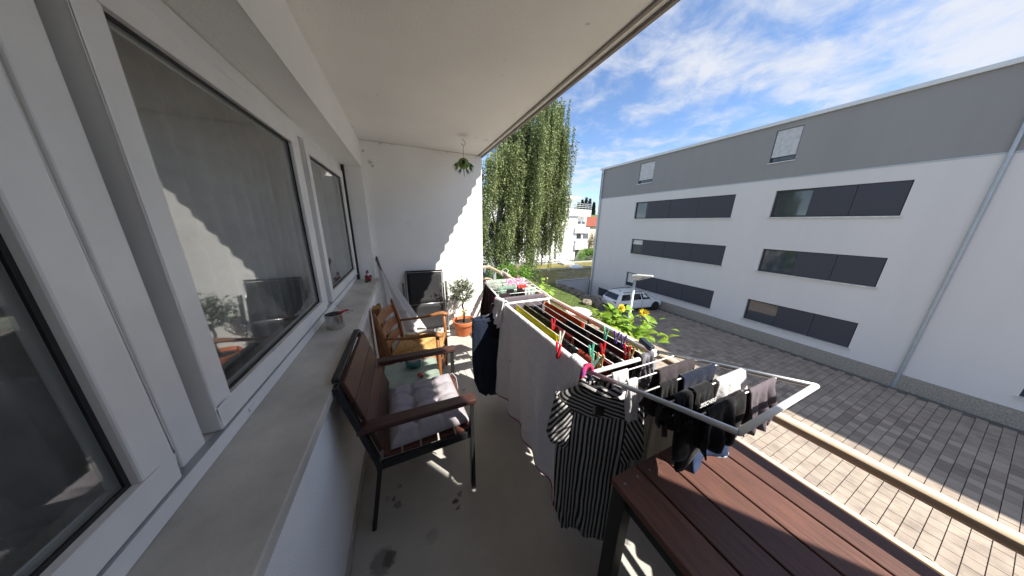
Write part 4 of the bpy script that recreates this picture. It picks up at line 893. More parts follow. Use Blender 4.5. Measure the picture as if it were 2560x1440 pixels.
# ------------------------------------------------------------------ things on the sill
p = aty(928, 697, 3.30); sn = thing('father_christmas_figurine', 'small red father christmas figurine on the far end of the sill', 'figurine', (-.06, 3.25, SZ), radians(-60))
red = M('santa_red', '#7e1420', .5, var=.3, scale=20); wht = M('santa_white', '#d7d0cb', .7)
sub('coat', red, sn, lambda b: b.lathe([(.028, .015), (.034, .02), (.030, .05), (.024, .075), (.012, .085)], 14), smooth=True)
sub('head', M('figurine_skin', '#c08a6c', .6), sn, lambda b: b.ball((0, 0, .098), .018, .018, .018, 12, 8), smooth=True)
sub('beard', wht, sn, lambda b: b.ball((.009, 0, .088), .014, .016, .020, 12, 8, .3, 2), smooth=True)
sub('hat', red, sn, lambda b: b.tube([(0, 0, .106), (-.002, .002, .122), (-.010, .004, .135), (-.018, .005, .130)], [.019, .013, .007, .004], 10), smooth=True)
sub('hat_trim', wht, sn, lambda b: b.lathe([(.017, .103), (.021, .106), (.017, .111)], 14), smooth=True)
for s in (-1, 1):
    sub('arm', red, sn, lambda b: b.tube([(0, s*.026, .075), (.018, s*.034, .06), (.034, s*.024, .062)], [.009, .009, .007], 8), smooth=True)
    sub('boot', M('boot_black', (.03, .03, .03), .4), sn, lambda b: b.ball((.006, s*.013, .008), .016, .010, .009, 10, 6), smooth=True)
sub('sack', M('sack_green', '#25463f', .7), sn, lambda b: b.ball((.03, -.03, .014), .02, .018, .014, 10, 6, .3, 4), smooth=True)
p = atz(876, 812, SZ); tn = thing('metal_tin', 'shiny metal tin with a red clip on the window sill', 'tin', (-.10, p.y-.02, SZ))
sub('can', M('steel', (.55, .54, .52), .25, metal=.9, var=.1), tn, lambda b: b.lathe([(.05, 0), (.052, .003), (.052, .095), (.054, .1), (.05, .1), (.048, .012), (0, .01)], 28), smooth=False)
sub('red_clip', M('clip_red', '#a3202c', .4), tn, lambda b: b.bar((.02, .0, .104), (.075, .045, .104), .016, .01), bevel=.002)
cw = thing('wire_loop', 'thin loop of grey wire lying on the sill', 'wire', (-.10, p.y+.30, SZ+.002))
sub('loop', gt, cw, lambda b: b.tube([(-.05, -.05, .002), (.01, -.04, .003), (.05, 0, .002), (.03, .03, .002), (-.04, .02, .02), (-.06, 0, .07)], .002, 5), smooth=True)

# ------------------------------------------------------------------ brown slatted table on the right
vary(M('table_slat', '#6d493d', .5, col2='#4f352c', stretch=(14, 1, 14), scale=8, bump=.2, bscale=50))
TZ = .74; tx0, tx1, ty1, ty0 = .972, 1.59, .440, -.78
tt = thing('slatted_table', 'reddish brown slatted garden table with black legs at the lower right', 'table', ((tx0+tx1)/2, (ty0+ty1)/2, 0))
O_ = V(tt.location); n_s = 5; ws = (tx1-tx0)/n_s
for k in range(n_s): sub('screw', M('screw_steel', (.3, .29, .28), .35, metal=.9), tt, lambda b: [b.lathe([(.0045, TZ-.002), (.0045, TZ+.0008), (0, TZ+.001)], 10, (tx0+ws*(k+q)-O_.x, y-O_.y, 0)) for q in (.25, .75) for y in (ty1-.035, ty0+.03)])
for k in range(n_s): sub('slat', M('table_slat', '#6d493d', .5, col2='#4f352c', stretch=(14, 1, 14), scale=8, bump=.1, bscale=50), tt, lambda b: b.box(tx0+ws*k+.003-O_.x, tx0+ws*(k+1)-.003-O_.x, ty0-O_.y, ty1-O_.y, TZ-.028, TZ), bevel=.004)
for (x, y) in ((tx0+.03, ty1-.035), (tx1-.03, ty1-.035), (tx0+.03, ty0+.03), (tx1-.03, ty0+.03)): sub('leg', dk_metal, tt, lambda b: b.box(x-.026-O_.x, x+.026-O_.x, y-.026-O_.y, y+.026-O_.y, 0, TZ-.029), bevel=.003)
for (a, c_) in (((tx0+.03, ty1-.035), (tx1-.03, ty1-.035)), ((tx0+.03, ty0+.03), (tx1-.03, ty0+.03)), ((tx0+.03, ty0+.03), (tx0+.03, ty1-.035)), ((tx1-.03, ty0+.03), (tx1-.03, ty1-.035))):
    d = (V((*c_, 0))-V((*a, 0))).normalized()*.027
    sub('apron', dk_metal, tt, lambda b: b.bar(V((*a, TZ-.056))-O_.xyz*V((1, 1, 0)).length*0-V((O_.x, O_.y, 0))+d, V((*c_, TZ-.056))-V((O_.x, O_.y, 0))-d, .02, .052))
# ------------------------------------------------------------------ drying rack
ZK = .97; KL, KR = 1.065, 1.525; KN, KF = .70, 1.71; KWF = (2.20, 1.035); KWN = (.20, 1.13)
dr = thing('drying_rack', 'white folding clothes drying rack with raised wings loaded with laundry', 'drying rack', ((KL+KR)/2, 1.2, 0))
for x in (KL, KR): MB().tube([(x, KN, ZK), (x, KF, ZK)], .0095, 10).build('side_rail', white_coat, dr, smooth=True)
for y in (KN, KF): MB().tube([(KL, y, ZK), (KR, y, ZK)], .0105, 10).build('cross_rail', white_coat, dr, smooth=True)
RODS = [1.088, 1.174, 1.240, 1.308, 1.378, 1.452]
for x in RODS: MB().tube([(x, KN, ZK-.004), (x, (KN+KF)/2, ZK-.012), (x, KF, ZK-.004)], .0024, 6).build('rod', white_coat, dr, smooth=True)
def wing(y0, yz, names):
    y1, z1 = yz; ro = []
    for x in (KL+.004, KR-.004): MB().tube([(x, y0, ZK+.012), (x, y1, z1)], .0085, 10).build('wing_rail', alu if y1 < y0 else white_coat, dr, smooth=True)
    MB().tube([(KL+.004, y1, z1), (KR-.004, y1, z1)], .0085, 10).build('wing_end', white_coat, dr, smooth=True)
    for k in range(1, 6):
        t = k/6; y, z = y0+(y1-y0)*t, ZK+.012+(z1-ZK-.012)*t; ro.append((y, z)); MB().tube([(KL+.004, y, z), (KR-.004, y, z)], .0028, 6).build('rod', white_coat, dr, smooth=True)
    return ro
RF = wing(KF, KWF, 0); RNr = wing(KN, KWN, 0)
for x in (KL+.02, KR-.02):
    MB().tube([(x, KN+.02, ZK-.01), (x, KF-.14, .012)], .009, 8).build('leg', white_coat, dr, smooth=True)
    MB().tube([(x+.02*(1 if x < 1.3 else -1), KF-.02, ZK-.01), (x+.02*(1 if x < 1.3 else -1), KN+.16, .012)], .009, 8).build('leg', white_coat, dr, smooth=True)
for y in (KF-.14, KN+.16): MB().tube([(KL+.02, y, .012), (KR-.02, y, .012)], .009, 8).build('foot_bar', white_coat, dr, smooth=True)
MB().bar((KR-.005, KN+.03, ZK+.012), (KR+.02, KN+.12, ZK+.02), .03, .03).build('hinge', M('navy_plastic', (.02, .03, .05), .4), dr, bevel=.006)
MB().bar((KL+.0, KN-.02, ZK-.012), (KL, KN+.05, ZK-.012), .026, .026).build('hinge', MATS['navy_plastic'], dr, bevel=.006)

# ------------------------------------------------------------------ laundry
def drape(b, A, B, side, da, db, amp=.012, seed=0, r=.006, nu=26, nv=22, slantA=0, slantB=0, flare=.03, freq=3.5):
    """sheet folded over the line A-B; drops da on +side and db on the other"""
    A, B = V(A), V(B); side = V(side).normalized(); tot = da+db+pi*r
    def fn(u, v):
        s = v*tot-db-pi*r/2; c = A.lerp(B, u); sg = 1 if s >= 0 else -1; a = abs(s)
        if a < pi*r/2: th = s/r; return c+side*(r*sin(th))+V((0, 0, r*cos(th)))
        dl = a-pi*r/2; L_ = da if sg > 0 else db
        dl *= 1+((slantA*(1-u)+slantB*u) if sg > 0 else 0)
        k = dl/max(L_, .05)
        wv = amp*min(1, k*1.6)*(sin(u*freq*2*pi+seed+k*.8)+.6*sin(u*freq*4.7+seed*2.1-k*1.5)+.8*noise.noise(V((u*5+seed, k*3, seed))))
        out = r+flare*k*dl+wv+.6*amp*min(1, k*2)
        p = c+side*sg*out+V((0, 0, -dl-.006*noise.noise(V((u*9, seed, 0)))*k))
        p += (B-A)*((.018*noise.noise(V((k*4, seed+u*2, 1)))-.5*0)*min(1, k*2)); return p
    b.grid(fn, nu, nv)
def wash(name, label, cat, mat, A, B, side, da, db, group='laundry on the drying rack', **k):
    b = MB(); drape(b, A, B, side, da, db, **k); o = b.build(name, mat, smooth=True, solid=.004); return tag(o, label, cat, group)
def edge_tube(A, B, side, da, db, us, **k):
    """points along an edge of a drape, used for trims"""
    tmp = MB(); drape(tmp, A, B, side, da, db, **k); nu, nv = k.get('nu', 26), k.get('nv', 22); pts = []
    for (i, j) in us: pts.append(tmp.v[int(round(j*nv))*(nu+1)+int(round(i*nu))])
    return pts
XP, XM, YP, YMi = V((1, 0, 0)), V((-1, 0, 0)), V((0, 1, 0)), V((0, -1, 0))
# big white hooded towel over the left rail
tw_args = dict(A=(KL, .765, ZK+.012), B=(KL, 1.70, ZK+.012), side=XM, da=.80, db=.28)
tw_k = dict(amp=.021, seed=1.3, r=.014, nu=60, nv=60, flare=.02, slantA=.06, slantB=-.02, freq=4.2)
terry = cloth('white_terry', '#eceaee', .06, .1, 20)
tb2 = MB(); drape(tb2, *tw_args.values(), **tw_k); big = tag(tb2.build('hooded_towel', terry, smooth=True, solid=.006), 'large white hooded bath towel with coloured trim over the left rail', 'towel', 'laundry on the drying rack')
def trim_mat():
    m = M('rainbow_trim', '#8c2a55', .9, scale=14); r = [n for n in m.node_tree.nodes if n.type == 'VALTORGB'][0].color_ramp
    r.interpolation = 'CONSTANT'
    for i, (p, c) in enumerate(((.0, '#24345e'), (.42, '#9c2447'), (.52, '#c23a7a'), (.58, '#5b4a9a'))):
        e = r.elements[i] if i < 2 else r.elements.new(p); e.position = p; e.color = (*lin(c), 1)
    return m
trm = trim_mat()
pts = edge_tube(**tw_args, us=[(i/30, 1) for i in range(31)], **tw_k); MB().tube(pts, .006, 6).build('trim', trm, big, smooth=True)
pts = edge_tube(**tw_args, us=[(0, .28+.72*i/24) for i in range(25)], **tw_k); MB().tube(pts, .006, 6).build('trim', trm, big, smooth=True)
# hood folds at each end of the towel
b = MB(); drape(b, (KL-.012, .695, ZK+.028), (KL-.012, .79, ZK+.03), XM, .20, .06, amp=.012, seed=4, r=.022, nu=14, nv=20, flare=.10, slantA=-.6, slantB=-.1); b.build('hood', terry, big, smooth=True, solid=.008)
pts = edge_tube((KL-.012, .695, ZK+.028), (KL-.012, .79, ZK+.03), XM, .20, .06, [(0, i/16) for i in range(17)]+[(i/8, 1) for i in range(9)], amp=.012, seed=4, r=.022, nu=14, nv=20, flare=.10, slantA=-.6, slantB=-.1); MB().tube(pts, .011, 8).build('trim', trm, big, smooth=True)
b = MB(); drape(b, (KL-.006, 1.64, ZK+.03), (KL-.02, 1.80, ZK+.02), XM, .20, .10, amp=.02, seed=8, r=.02, nu=14, nv=20, flare=.12, slantB=-.5); b.build('hood', terry, big, smooth=True, solid=.008)
pts = edge_tube((KL-.006, 1.64, ZK+.03), (KL-.02, 1.80, ZK+.02), XM, .20, .10, [(1, i/16) for i in range(17)], amp=.02, seed=8, r=.02, nu=14, nv=20, flare=.12, slantB=-.5); MB().tube(pts, .008, 8).build('trim', trm, big, smooth=True)
# things over the lengthwise rods
C_char = cloth('charcoal', '#40393d', .15, .05); C_blk = cloth('black_cotton', '#1a191b', .3, .03); C_yel = cloth('yellow_cotton', '#cdc428', .1, .25); C_or = cloth('orange_terry', '#d4501c', .15, .25); C_mar = cloth('maroon', '#4a1c28', .2, .1); C_rust = cloth('rust', '#7d2f20', .2, .15); C_dkr = cloth('dark_red', '#571519', .2, .12); C_grey = cloth('grey_cotton', '#6a6168', .1, .1); C_brn = cloth('dark_brown', '#2d2226', .2, .05); C_wht = cloth('white_cotton', '#d4d2d4', .04, .2); C_nvy = cloth('navy', '#1c2233', .2, .05); C_flor = cloth('dark_floral', '#4a2c3a', .2, .05, 40, '#1d1a1f'); C_mag = cloth('faded_green', '#7f9a88', .2, .15)
def rod(i, y0, y1, dz=0): z = ZK-.004-.008*sin(pi*((y0+y1)/2-KN)/(KF-KN)); return (RODS[i], y0, z+.002), (RODS[i], y1, z+.002)
def onrod(name, label, cat, mat, i, y0, y1, da, db, **k): A, B = rod(i, y0, y1); return wash(name, label, cat, mat, A, B, XM, da, db, **k)
onrod('grey_trousers', 'charcoal trousers on the first rod beside the white towel', 'trousers', C_char, 0, .90, 1.66, .42, .40, seed=2, amp=.006)
onrod('yellow_shirt', 'yellow shirt with small dark print on the second rod', 'shirt', C_yel, 1, 1.09, 1.68, .30, .34, seed=3, amp=.004, nu=30)
onrod('black_shirt', 'black shirt on the third rod near the rack far end', 'shirt', C_blk, 2, 1.24, 1.67, .40, .40, seed=4, amp=.008)
onrod('red_brown_shirt', 'dark red shirt under the red peg in the rack middle', 'shirt', C_dkr, 2, 1.03, 1.22, .34, .34, seed=5, amp=.008)
onrod('black_vest', 'black garment under the white peg', 'shirt', C_blk, 1, .92, 1.07, .36, .36, seed=6, amp=.01)
onrod('black_leggings', 'black leggings on the fourth rod along most of the rack', 'leggings', C_blk, 3, .93, 1.64, .45, .42, seed=7, amp=.007)
onrod('black_trousers', 'black trousers on the fifth rod beside the orange towel', 'trousers', C_blk, 4, 1.06, 1.28, .46, .44, seed=8, amp=.006)
onrod('orange_towel', 'orange towel on the last rod by the handrail', 'towel', C_or, 5, 1.19, 1.675, .36, .34, seed=9, amp=.004)
onrod('dark_brown_shirt', 'dark brown shirt on the last rod in front of the orange towel', 'shirt', C_brn, 5, .74, 1.165, .42, .40, seed=10, amp=.005)
onrod('maroon_shirt', 'maroon long-sleeved shirt on the fifth rod near the front crossbar', 'shirt', C_mar, 4, .735, 1.04, .38, .36, seed=11, amp=.005)
onrod('rust_cloth', 'rust coloured cloth on the second rod near the front crossbar', 'cloth', C_rust, 1, .745, .895, .30, .30, seed=12, amp=.012)
onrod('dark_red_shirt', 'dark red shirt hanging from the third rod behind the front crossbar', 'shirt', C_dkr, 2, .735, .88, .55, .50, seed=13, amp=.008)
onrod('black_shirt', 'black shirt on the fourth rod under the green and red pegs', 'shirt', C_blk, 3, .74, .90, .40, .40, seed=14, amp=.01)
wash('patterned_scarf', 'dark scarf with white print over the right end of the front crossbar', 'scarf', cloth('dark_white_print', '#8a8890', .2, .05, 26, '#141316'), (1.39, KN, ZK+.012), (1.475, KN, ZK+.012), YMi, .16, .20, seed=15, amp=.012, r=.013)
ytx = face_frame((RODS[1]-.0175, 1.33, ZK-.10), (0, -1, 0), (-1, 0, .05))
ey = bpy.data.objects['yellow_shirt']
for (yy, zz2, rr2) in ((1.42, ZK-.075, .026),):
    MB().lathe([(0, .004), (rr2, .003), (rr2, 0), (0, -.001)], 20).build('print_dot', M('print_blue', '#2a3340', .8), None); o = bpy.data.objects['print_dot']; o.rotation_euler = (0, -pi/2, 0); o.location = (RODS[1]-.016, yy, zz2); par(o, ey)
b = MB()
for k in range(3): b.box(RODS[1]-.0195, RODS[1]-.0165, 1.30-.02*k, 1.305-.02*k, ZK-.14, ZK-.085)
b.build('print_lines', MATS['print_blue'], ey)
# far wing
def across(name, label, cat, mat, row, x0, x1, da, db, **k): y, z = row; return wash(name, label, cat, mat, (x0, y, z+.003), (x1, y, z+.003), YMi, da, db, **k)
def paisley():
    m = cloth('paisley_cotton', '#cfc9c4', .05, .15); t = m.node_tree; b = t.nodes['Principled BSDF']
    tc = t.nodes.new('ShaderNodeTexCoord'); vo = t.nodes.new('ShaderNodeTexVoronoi'); vo.inputs['Scale'].default_value = 10; t.links.new(tc.outputs['Object'], vo.inputs['Vector'])
    mu = t.nodes.new('ShaderNodeMath'); mu.operation = 'MULTIPLY'; mu.inputs[1].default_value = 34; t.links.new(vo.outputs['Distance'], mu.inputs[0])
    si = t.nodes.new('ShaderNodeMath'); si.operation = 'SINE'; t.links.new(mu.outputs[0], si.inputs[0])
    rp = t.nodes.new('ShaderNodeValToRGB'); rp.color_ramp.elements[0].position = .25; rp.color_ramp.elements[1].position = .6; rp.color_ramp.elements[0].color = (0, 0, 0, 1); t.links.new(si.outputs[0], rp.inputs[0])
    hue = t.nodes.new('ShaderNodeMix'); hue.data_type = 'RGBA'; hue.inputs[6].default_value = (*lin('#a57396'), 1); hue.inputs[7].default_value = (*lin('#8a9f8c'), 1)
    sp_ = t.nodes.new('ShaderNodeSeparateXYZ'); t.links.new(vo.outputs['Color'], sp_.inputs[0]); gt_ = t.nodes.new('ShaderNodeMath'); gt_.operation = 'GREATER_THAN'; gt_.inputs[1].default_value = .5; t.links.new(sp_.outputs[0], gt_.inputs[0]); t.links.new(gt_.outputs[0], hue.inputs[0])
    mx = t.nodes.new('ShaderNodeMix'); mx.data_type = 'RGBA'; mx.inputs[7].default_value = (.55, .54, .50, 1); t.links.new(rp.outputs[0], mx.inputs[0]); t.links.new(hue.outputs[2], mx.inputs[6]); t.links.new(mx.outputs[2], b.inputs['Base Color'])
    return m
PAI = paisley()
across('paisley_towel', 'white tea towel with pink and green paisley rings at the far end of the rack', 'towel', PAI, (KWF[0], KWF[1]+.008), KL+.01, KR-.02, .10, .30, seed=20, amp=.008, r=.012, nu=40)
across('paisley_cloth', 'paisley cloth on the rod just before the far end towel', 'cloth', PAI, (RF[4][0], RF[4][1]), KL+.16, KR-.03, .10, .2, seed=21, amp=.01, flare=.1)
across('black_sock', 'black sock on the far wing behind the grey trousers', 'sock', C_blk, RF[2], 1.20, 1.27, .14, .12, seed=22, amp=.01)
across('black_sock', 'shorter black sock right of the other one on the far wing', 'sock', C_blk, RF[2], 1.305, 1.36, .10, .10, seed=27, amp=.01)
across('green_cloth', 'pale green cloth on the far wing below the paisley towel', 'cloth', C_mag, RF[3], 1.14, 1.33, .14, .12, seed=23, amp=.012)
across('coral_cloth', 'small coral red cloth on the far wing', 'cloth', cloth('coral', '#b8453a', .2, .15), RF[3], 1.345, 1.44, .05, .10, seed=24, amp=.01)
across('pale_print_cloth', 'pale printed cloth on the far wing right side', 'cloth', cloth('pale_print', '#b9c2b8', .1, .15, 30, '#8f9c9a'), RF[2], 1.38, 1.50, .12, .12, seed=25, amp=.008)
across('grey_leggings', 'grey leggings spread across the far wing near the crossbar', 'leggings', C_grey, RF[0], KL+.05, KR-.02, .16, .22, seed=26, amp=.004, r=.008)
across('dark_shirt', 'dark shirt hanging inside the far wing at its left end', 'shirt', C_brn, RF[1], KL+.03, KL+.13, .30, .30, seed=28, amp=.01)
wash('floral_blouse', 'dark floral blouse over the left rail of the far wing', 'blouse', C_flor, (KL, 1.86, 1.0), (KL, 2.17, 1.04), XM, .42, .30, seed=29, amp=.02, flare=.05)
# near wing
across('white_sock', 'white sock on the near wing next to the front crossbar', 'sock', C_wht, RNr[0], 1.115, 1.20, .10, .12, seed=30, amp=.006, flare=.2)
across('white_sock', 'white sock hanging lower behind the aluminium wing rail', 'sock', C_wht, RNr[1], 1.10, 1.15, .16, .05, seed=41, amp=.008, flare=.1)
across('black_leggings', 'black leggings gathered at the right of the near wing', 'leggings', C_char, RNr[1], 1.27, 1.50, .26, .30, seed=31, amp=.012, r=.012, flare=.15)
across('black_sock', 'black sock on the near wing left of the navy shorts', 'sock', C_blk, RNr[2], 1.16, 1.25, .16, .14, seed=32, amp=.01)
across('navy_shorts', 'navy shorts on the third rod of the near wing', 'shorts', C_nvy, RNr[2], 1.28, 1.49, .24, .26, seed=33, amp=.01, r=.01)
across('white_shirt', 'white shirt at the right of the near wing', 'shirt', C_wht, RNr[3], 1.33, 1.50, .12, .16, seed=35, amp=.01, r=.01, flare=.1)
across('black_shorts', 'black shorts on the near wing beyond the lettered sock', 'shorts', C_blk, RNr[4], 1.10, 1.30, .14, .14, seed=38, amp=.012)
across('grey_shirt', 'grey shirt on the last rod of the near wing', 'shirt', C_grey, RNr[4], 1.33, 1.50, .16, .16, seed=39, amp=.012)
# lettered black sock: leg folded over the rod, foot hanging
ls = thing('lettered_sock', 'black sock with white lettering across its cuff on the near wing', 'sock', (1.235, RNr[3][0], RNr[3][1]), 0, 'laundry on the drying rack')
y_, z_ = RNr[3]
b = MB(); drape(b, (1.19, y_, z_+.003), (1.285, y_, z_+.003), YMi, .085, .10, amp=.006, seed=36, r=.012, flare=.1); b.build('cuff', C_blk, ls, smooth=True, solid=.006)
b = MB(); b.tube([(1.235, y_-.025, z_-.07), (1.235, y_-.03, z_-.15), (1.225, y_-.03, z_-.19), (1.185, y_-.032, z_-.225), (1.15, y_-.034, z_-.25), (1.135, y_-.034, z_-.258)], [.042, .04, .042, .036, .03, .014], 14, .4); b.build('foot', C_blk, ls, smooth=True)
text('lettering', 'SKECHERS', .019, M('print_white', (.75, .75, .75), .8), ls, face_frame((1.238, y_-.030, z_-.030), (1, 0, 0), (0, -1, .16)))
for (nm, xx, yy2, lab) in (('black_sock', 1.13, RNr[3][0], 'black sock with hanging foot beside the lettered sock'),):
    s2 = thing(nm, lab, 'sock', (xx, yy2, z_), 0, 'laundry on the drying rack')
    b = MB(); drape(b, (xx-.035, yy2, z_+.003), (xx+.045, yy2, z_+.003), YMi, .09, .10, amp=.006, seed=37, r=.012, flare=.1); b.build('cuff', C_blk, s2, smooth=True, solid=.006)
    b = MB(); b.tube([(xx+.005, yy2-.025, z_-.075), (xx+.005, yy2-.03, z_-.15), (xx+.015, yy2-.03, z_-.19), (xx+.05, yy2-.032, z_-.215)], [.04, .038, .04, .026], 14, .4); b.build('foot', C_blk, s2, smooth=True)
# jeans hanging from the wing end on to the table
def denim(): return M('denim', '#3c4a66', .9, col2='#252f47', scale=16, bump=.3, bscale=300, spec=.15)
b = MB(); A_, B_ = V((1.20, .335, 1.07)), V((1.52, .335, 1.07))
def jn(u, v):
    x = 1.235+.31*u+.03*v*(1-u); dl = .05+.27*v; p = V((x, .37-.045*v*(1-u)+.02*sin(u*7)*v, 1.055-dl-.035*v*u*0+.11*(u)*v*v*-.15)); p.z += .10*(u-.4)*v*.6; p.y += .012*sin(u*11+v*3)*v; return p
b.grid(jn, 24, 18); jo = b.build('jeans', denim(), smooth=True, solid=.008); tag(jo, 'blue jeans leg hanging from the near wing down to the brown table', 'jeans', 'laundry on the drying rack')
MB().tube([jn(u/12, 1) for u in range(13)], .006, 6).build('hem', M('pale_denim', '#8ea0b4', .9), jo, smooth=True)
# ------------------------------------------------------------------ garments on hangers
def garment(b, rows, nfold=7, amp=.012, n=64, seed=0):
    """rows: (z, half width, depth); closed tube of rings"""
    vs = []; fs = []
    for j, (z, hw_, dp, cx, cy) in enumerate(rows):
        k = j/(len(rows)-1)
        for i in range(n):
            a = 2*pi*i/n; c, s = cos(a), sin(a)
            f = 1+amp/max(dp, .01)*k*(sin(nfold*a+seed+k)+.7*sin((nfold*2+1)*a-seed))*.5
            vs.append(V((cx+hw_*math.copysign(abs(c)**.75, c), cy+dp*s*f+amp*k*sin(a*3+seed), z+.010*k*sin(5*a+seed)*k)))
    for j in range(len(rows)-1):
        for i in range(n): fs.append((j*n+i, j*n+(i+1) % n, (j+1)*n+(i+1) % n, (j+1)*n+i))
    b.add(vs, fs)
def stripe(name, vec, period, dark='#0e0e10', light='#a9a7a6', duty=.52):
    m = cloth(name, light, .1, .05); t = m.node_tree; b = t.nodes['Principled BSDF']; src = b.inputs['Base Color'].links[0].from_socket
    tc = t.nodes.new('ShaderNodeTexCoord'); dt = t.nodes.new('ShaderNodeVectorMath'); dt.operation = 'DOT_PRODUCT'; dt.inputs[1].default_value = [q/period for q in vec]
    nz = t.nodes.new('ShaderNodeTexNoise'); nz.inputs['Scale'].default_value = 7; t.links.new(tc.outputs['Object'], nz.inputs[0])
    t.links.new(tc.outputs['Object'], dt.inputs[0]); ad = t.nodes.new('ShaderNodeMath'); ad.operation = 'MULTIPLY_ADD'; ad.inputs[1].default_value = .55; t.links.new(nz.outputs[0], ad.inputs[0]); t.links.new(dt.outputs['Value'], ad.inputs[2])
    fr_ = t.nodes.new('ShaderNodeMath'); fr_.operation = 'FRACT'; t.links.new(ad.outputs[0], fr_.inputs[0]); gt_ = t.nodes.new('ShaderNodeMath'); gt_.operation = 'GREATER_THAN'; gt_.inputs[1].default_value = duty; t.links.new(fr_.outputs[0], gt_.inputs[0])
    mx = t.nodes.new('ShaderNodeMix'); mx.data_type = 'RGBA'; mx.inputs[6].default_value = (*lin(dark), 1); t.links.new(gt_.outputs[0], mx.inputs[0]); t.links.new(src, mx.inputs[7]); t.links.new(mx.outputs[2], b.inputs['Base Color'])
    return m
hang_m = M('black_hanger', (.015, .015, .016), .4)
def hanger(name, label, loc, rz, hwid, hook_h):
    h = thing(name, label, 'hanger', loc, rz)
    sub('bar', hang_m, h, lambda b: b.tube([(-hwid, 0, -.085), (-hwid*.5, 0, -.04), (0, 0, -.008), (hwid*.5, 0, -.04), (hwid, 0, -.085)], [.008, .010, .010, .010, .008], 8), smooth=True)
    sub('hook', hang_m, h, lambda b: b.tube([(0, 0, -.01), (0, 0, hook_h-.028)]+[(.014-.014*cos(a), 0, hook_h-.026+.014*sin(a)*1.0) for a in [i*pi/6 for i in range(1, 7)]]+[(.028, 0, hook_h-.035)], .0035, 6), smooth=True)
    return h
SL = V((1.075, .635, .955)); SRZ = atan2(-.20, .26)
hanger('clothes_hanger', 'black clothes hanger holding the striped shirt under the front crossbar', SL, SRZ, .148, .055)
sh = thing('striped_shirt', 'black and white striped short-sleeved shirt on a hanger in front of the rack', 'shirt', SL, SRZ, 'laundry on the drying rack')
st_v = stripe('vertical_stripes', (1, .25, 0), .0172); st_h = stripe('yoke_stripes', (.22, 0, 1), .0185)
rows = [(-.012, .055, .042, 0, 0), (-.03, .09, .034, 0, 0), (-.055, .13, .030, 0, 0), (-.085, .160, .030, 0, 0), (-.13, .168, .030, 0, 0), (-.20, .165, .030, 0, 0), (-.32, .167, .030, .004, 0), (-.46, .168, .032, .010, .0), (-.60, .168, .034, .018, -.004), (-.72, .164, .034, .028, -.008), (-.83, .140, .032, .042, -.01)]
rr_ = []
for a, c_ in zip(rows, rows[1:]):
    for q in range(3): rr_.append(tuple(x+(y-x)*q/3 for x, y in zip(a, c_)))
rr_.append(rows[-1])
sub('torso', st_v, sh, lambda b: garment(b, rr_, 8, .016, 96, 1.0), smooth=True, solid=.002)
yk = [(z, hw_*1.02+.002, dp+.004, cx, cy) for (z, hw_, dp, cx, cy) in rr_[:13]]
sub('yoke', st_h, sh, lambda b: garment(b, yk, 8, .004, 96, 1.0), smooth=True, solid=.002)
for s in (-1, 1):
    ax = V((s*.55, 0, -.85)).normalized(); pv = V((s*.85, .2, .55)).normalized()
    def sleeve(b, s=s):
        p0 = V((s*.132, 0, -.10)); n = 28; vs = []
        for j in range(9):
            t = j/8; c = p0+V((s*.022*t, -.01*t, -.235*t+.02*t*t)); 
            for i in range(n):
                a = 2*pi*i/n; r1 = .054+.010*t; r2 = .032+.006*sin(3*a+s)*t
                vs.append(c+V((s*.85, 0, .5)).normalized()*r1*cos(a)+V((0, 1, 0))*(r2*sin(a)+.008*t*sin(5*a+j*.4)))
        b.add(vs, [(j*n+i, j*n+(i+1) % n, (j+1)*n+(i+1) % n, (j+1)*n+i) for j in range(8) for i in range(n)])
    sub('sleeve', stripe('sleeve_stripes_'+('l' if s < 0 else 'r'), pv, .0172), sh, sleeve, smooth=True, solid=.002)
def collar(b):
    n = 36; vs = []
    for j in range(4):
        for i in range(n):
            a = 2*pi*i/n; up_ = (0, .028, .030, .006)[j]; rad = (.058, .055, .066, .082)[j]
            vs.append(V((rad*cos(a)*1.1, rad*sin(a)*.75, -.015+up_-.02*max(0, -sin(a)*0))))
    b.add(vs, [(j*n+i, j*n+(i+1) % n, (j+1)*n+(i+1) % n, (j+1)*n+i) for j in range(3) for i in range(n)])
sub('collar', stripe('collar_stripes', (.3, .6, .7), .0205), sh, collar, smooth=True, solid=.002)
sub('neck_label', M('label_black', (.012, .012, .013), .8), sh, lambda b: b.box(-.022, .022, -.043, -.040, -.115, -.075))
NV = V((.985, 1.775, .885))
hanger('clothes_hanger', 'dark hanger under the navy dress at the left rail', NV, 0, .15, .09)
nd = thing('navy_dress', 'sleeveless navy dress hanging at the far left of the rack', 'dress', NV, 0, 'laundry on the drying rack')
dn = [(-.03, .155, .035, 0, 0), (-.09, .165, .045, 0, 0), (-.20, .165, .05, 0, 0), (-.40, .17, .05, 0, 0), (-.60, .168, .045, .01, -.01), (-.72, .15, .04, .03, -.01), (-.78, .11, .035, .06, -.01)]
dd_ = []
for a, c_ in zip(dn, dn[1:]):
    for q in range(3): dd_.append(tuple(x+(y-x)*q/3 for x, y in zip(a, c_)))
dd_.append(dn[-1])
C_dn = cloth('navy_denim', '#222a3c', .2, .04)
sub('skirt', C_dn, nd, lambda b: garment(b, dd_, 6, .014, 72, 2.0), smooth=True, solid=.003)
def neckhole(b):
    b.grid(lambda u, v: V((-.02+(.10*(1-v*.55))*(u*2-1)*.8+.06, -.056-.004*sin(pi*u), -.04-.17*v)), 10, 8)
sub('neckline', M('neck_shade', (.004, .004, .006), .95), nd, neckhole, smooth=True, solid=.002)  # shade inside the neck opening painted as a near-black sheet
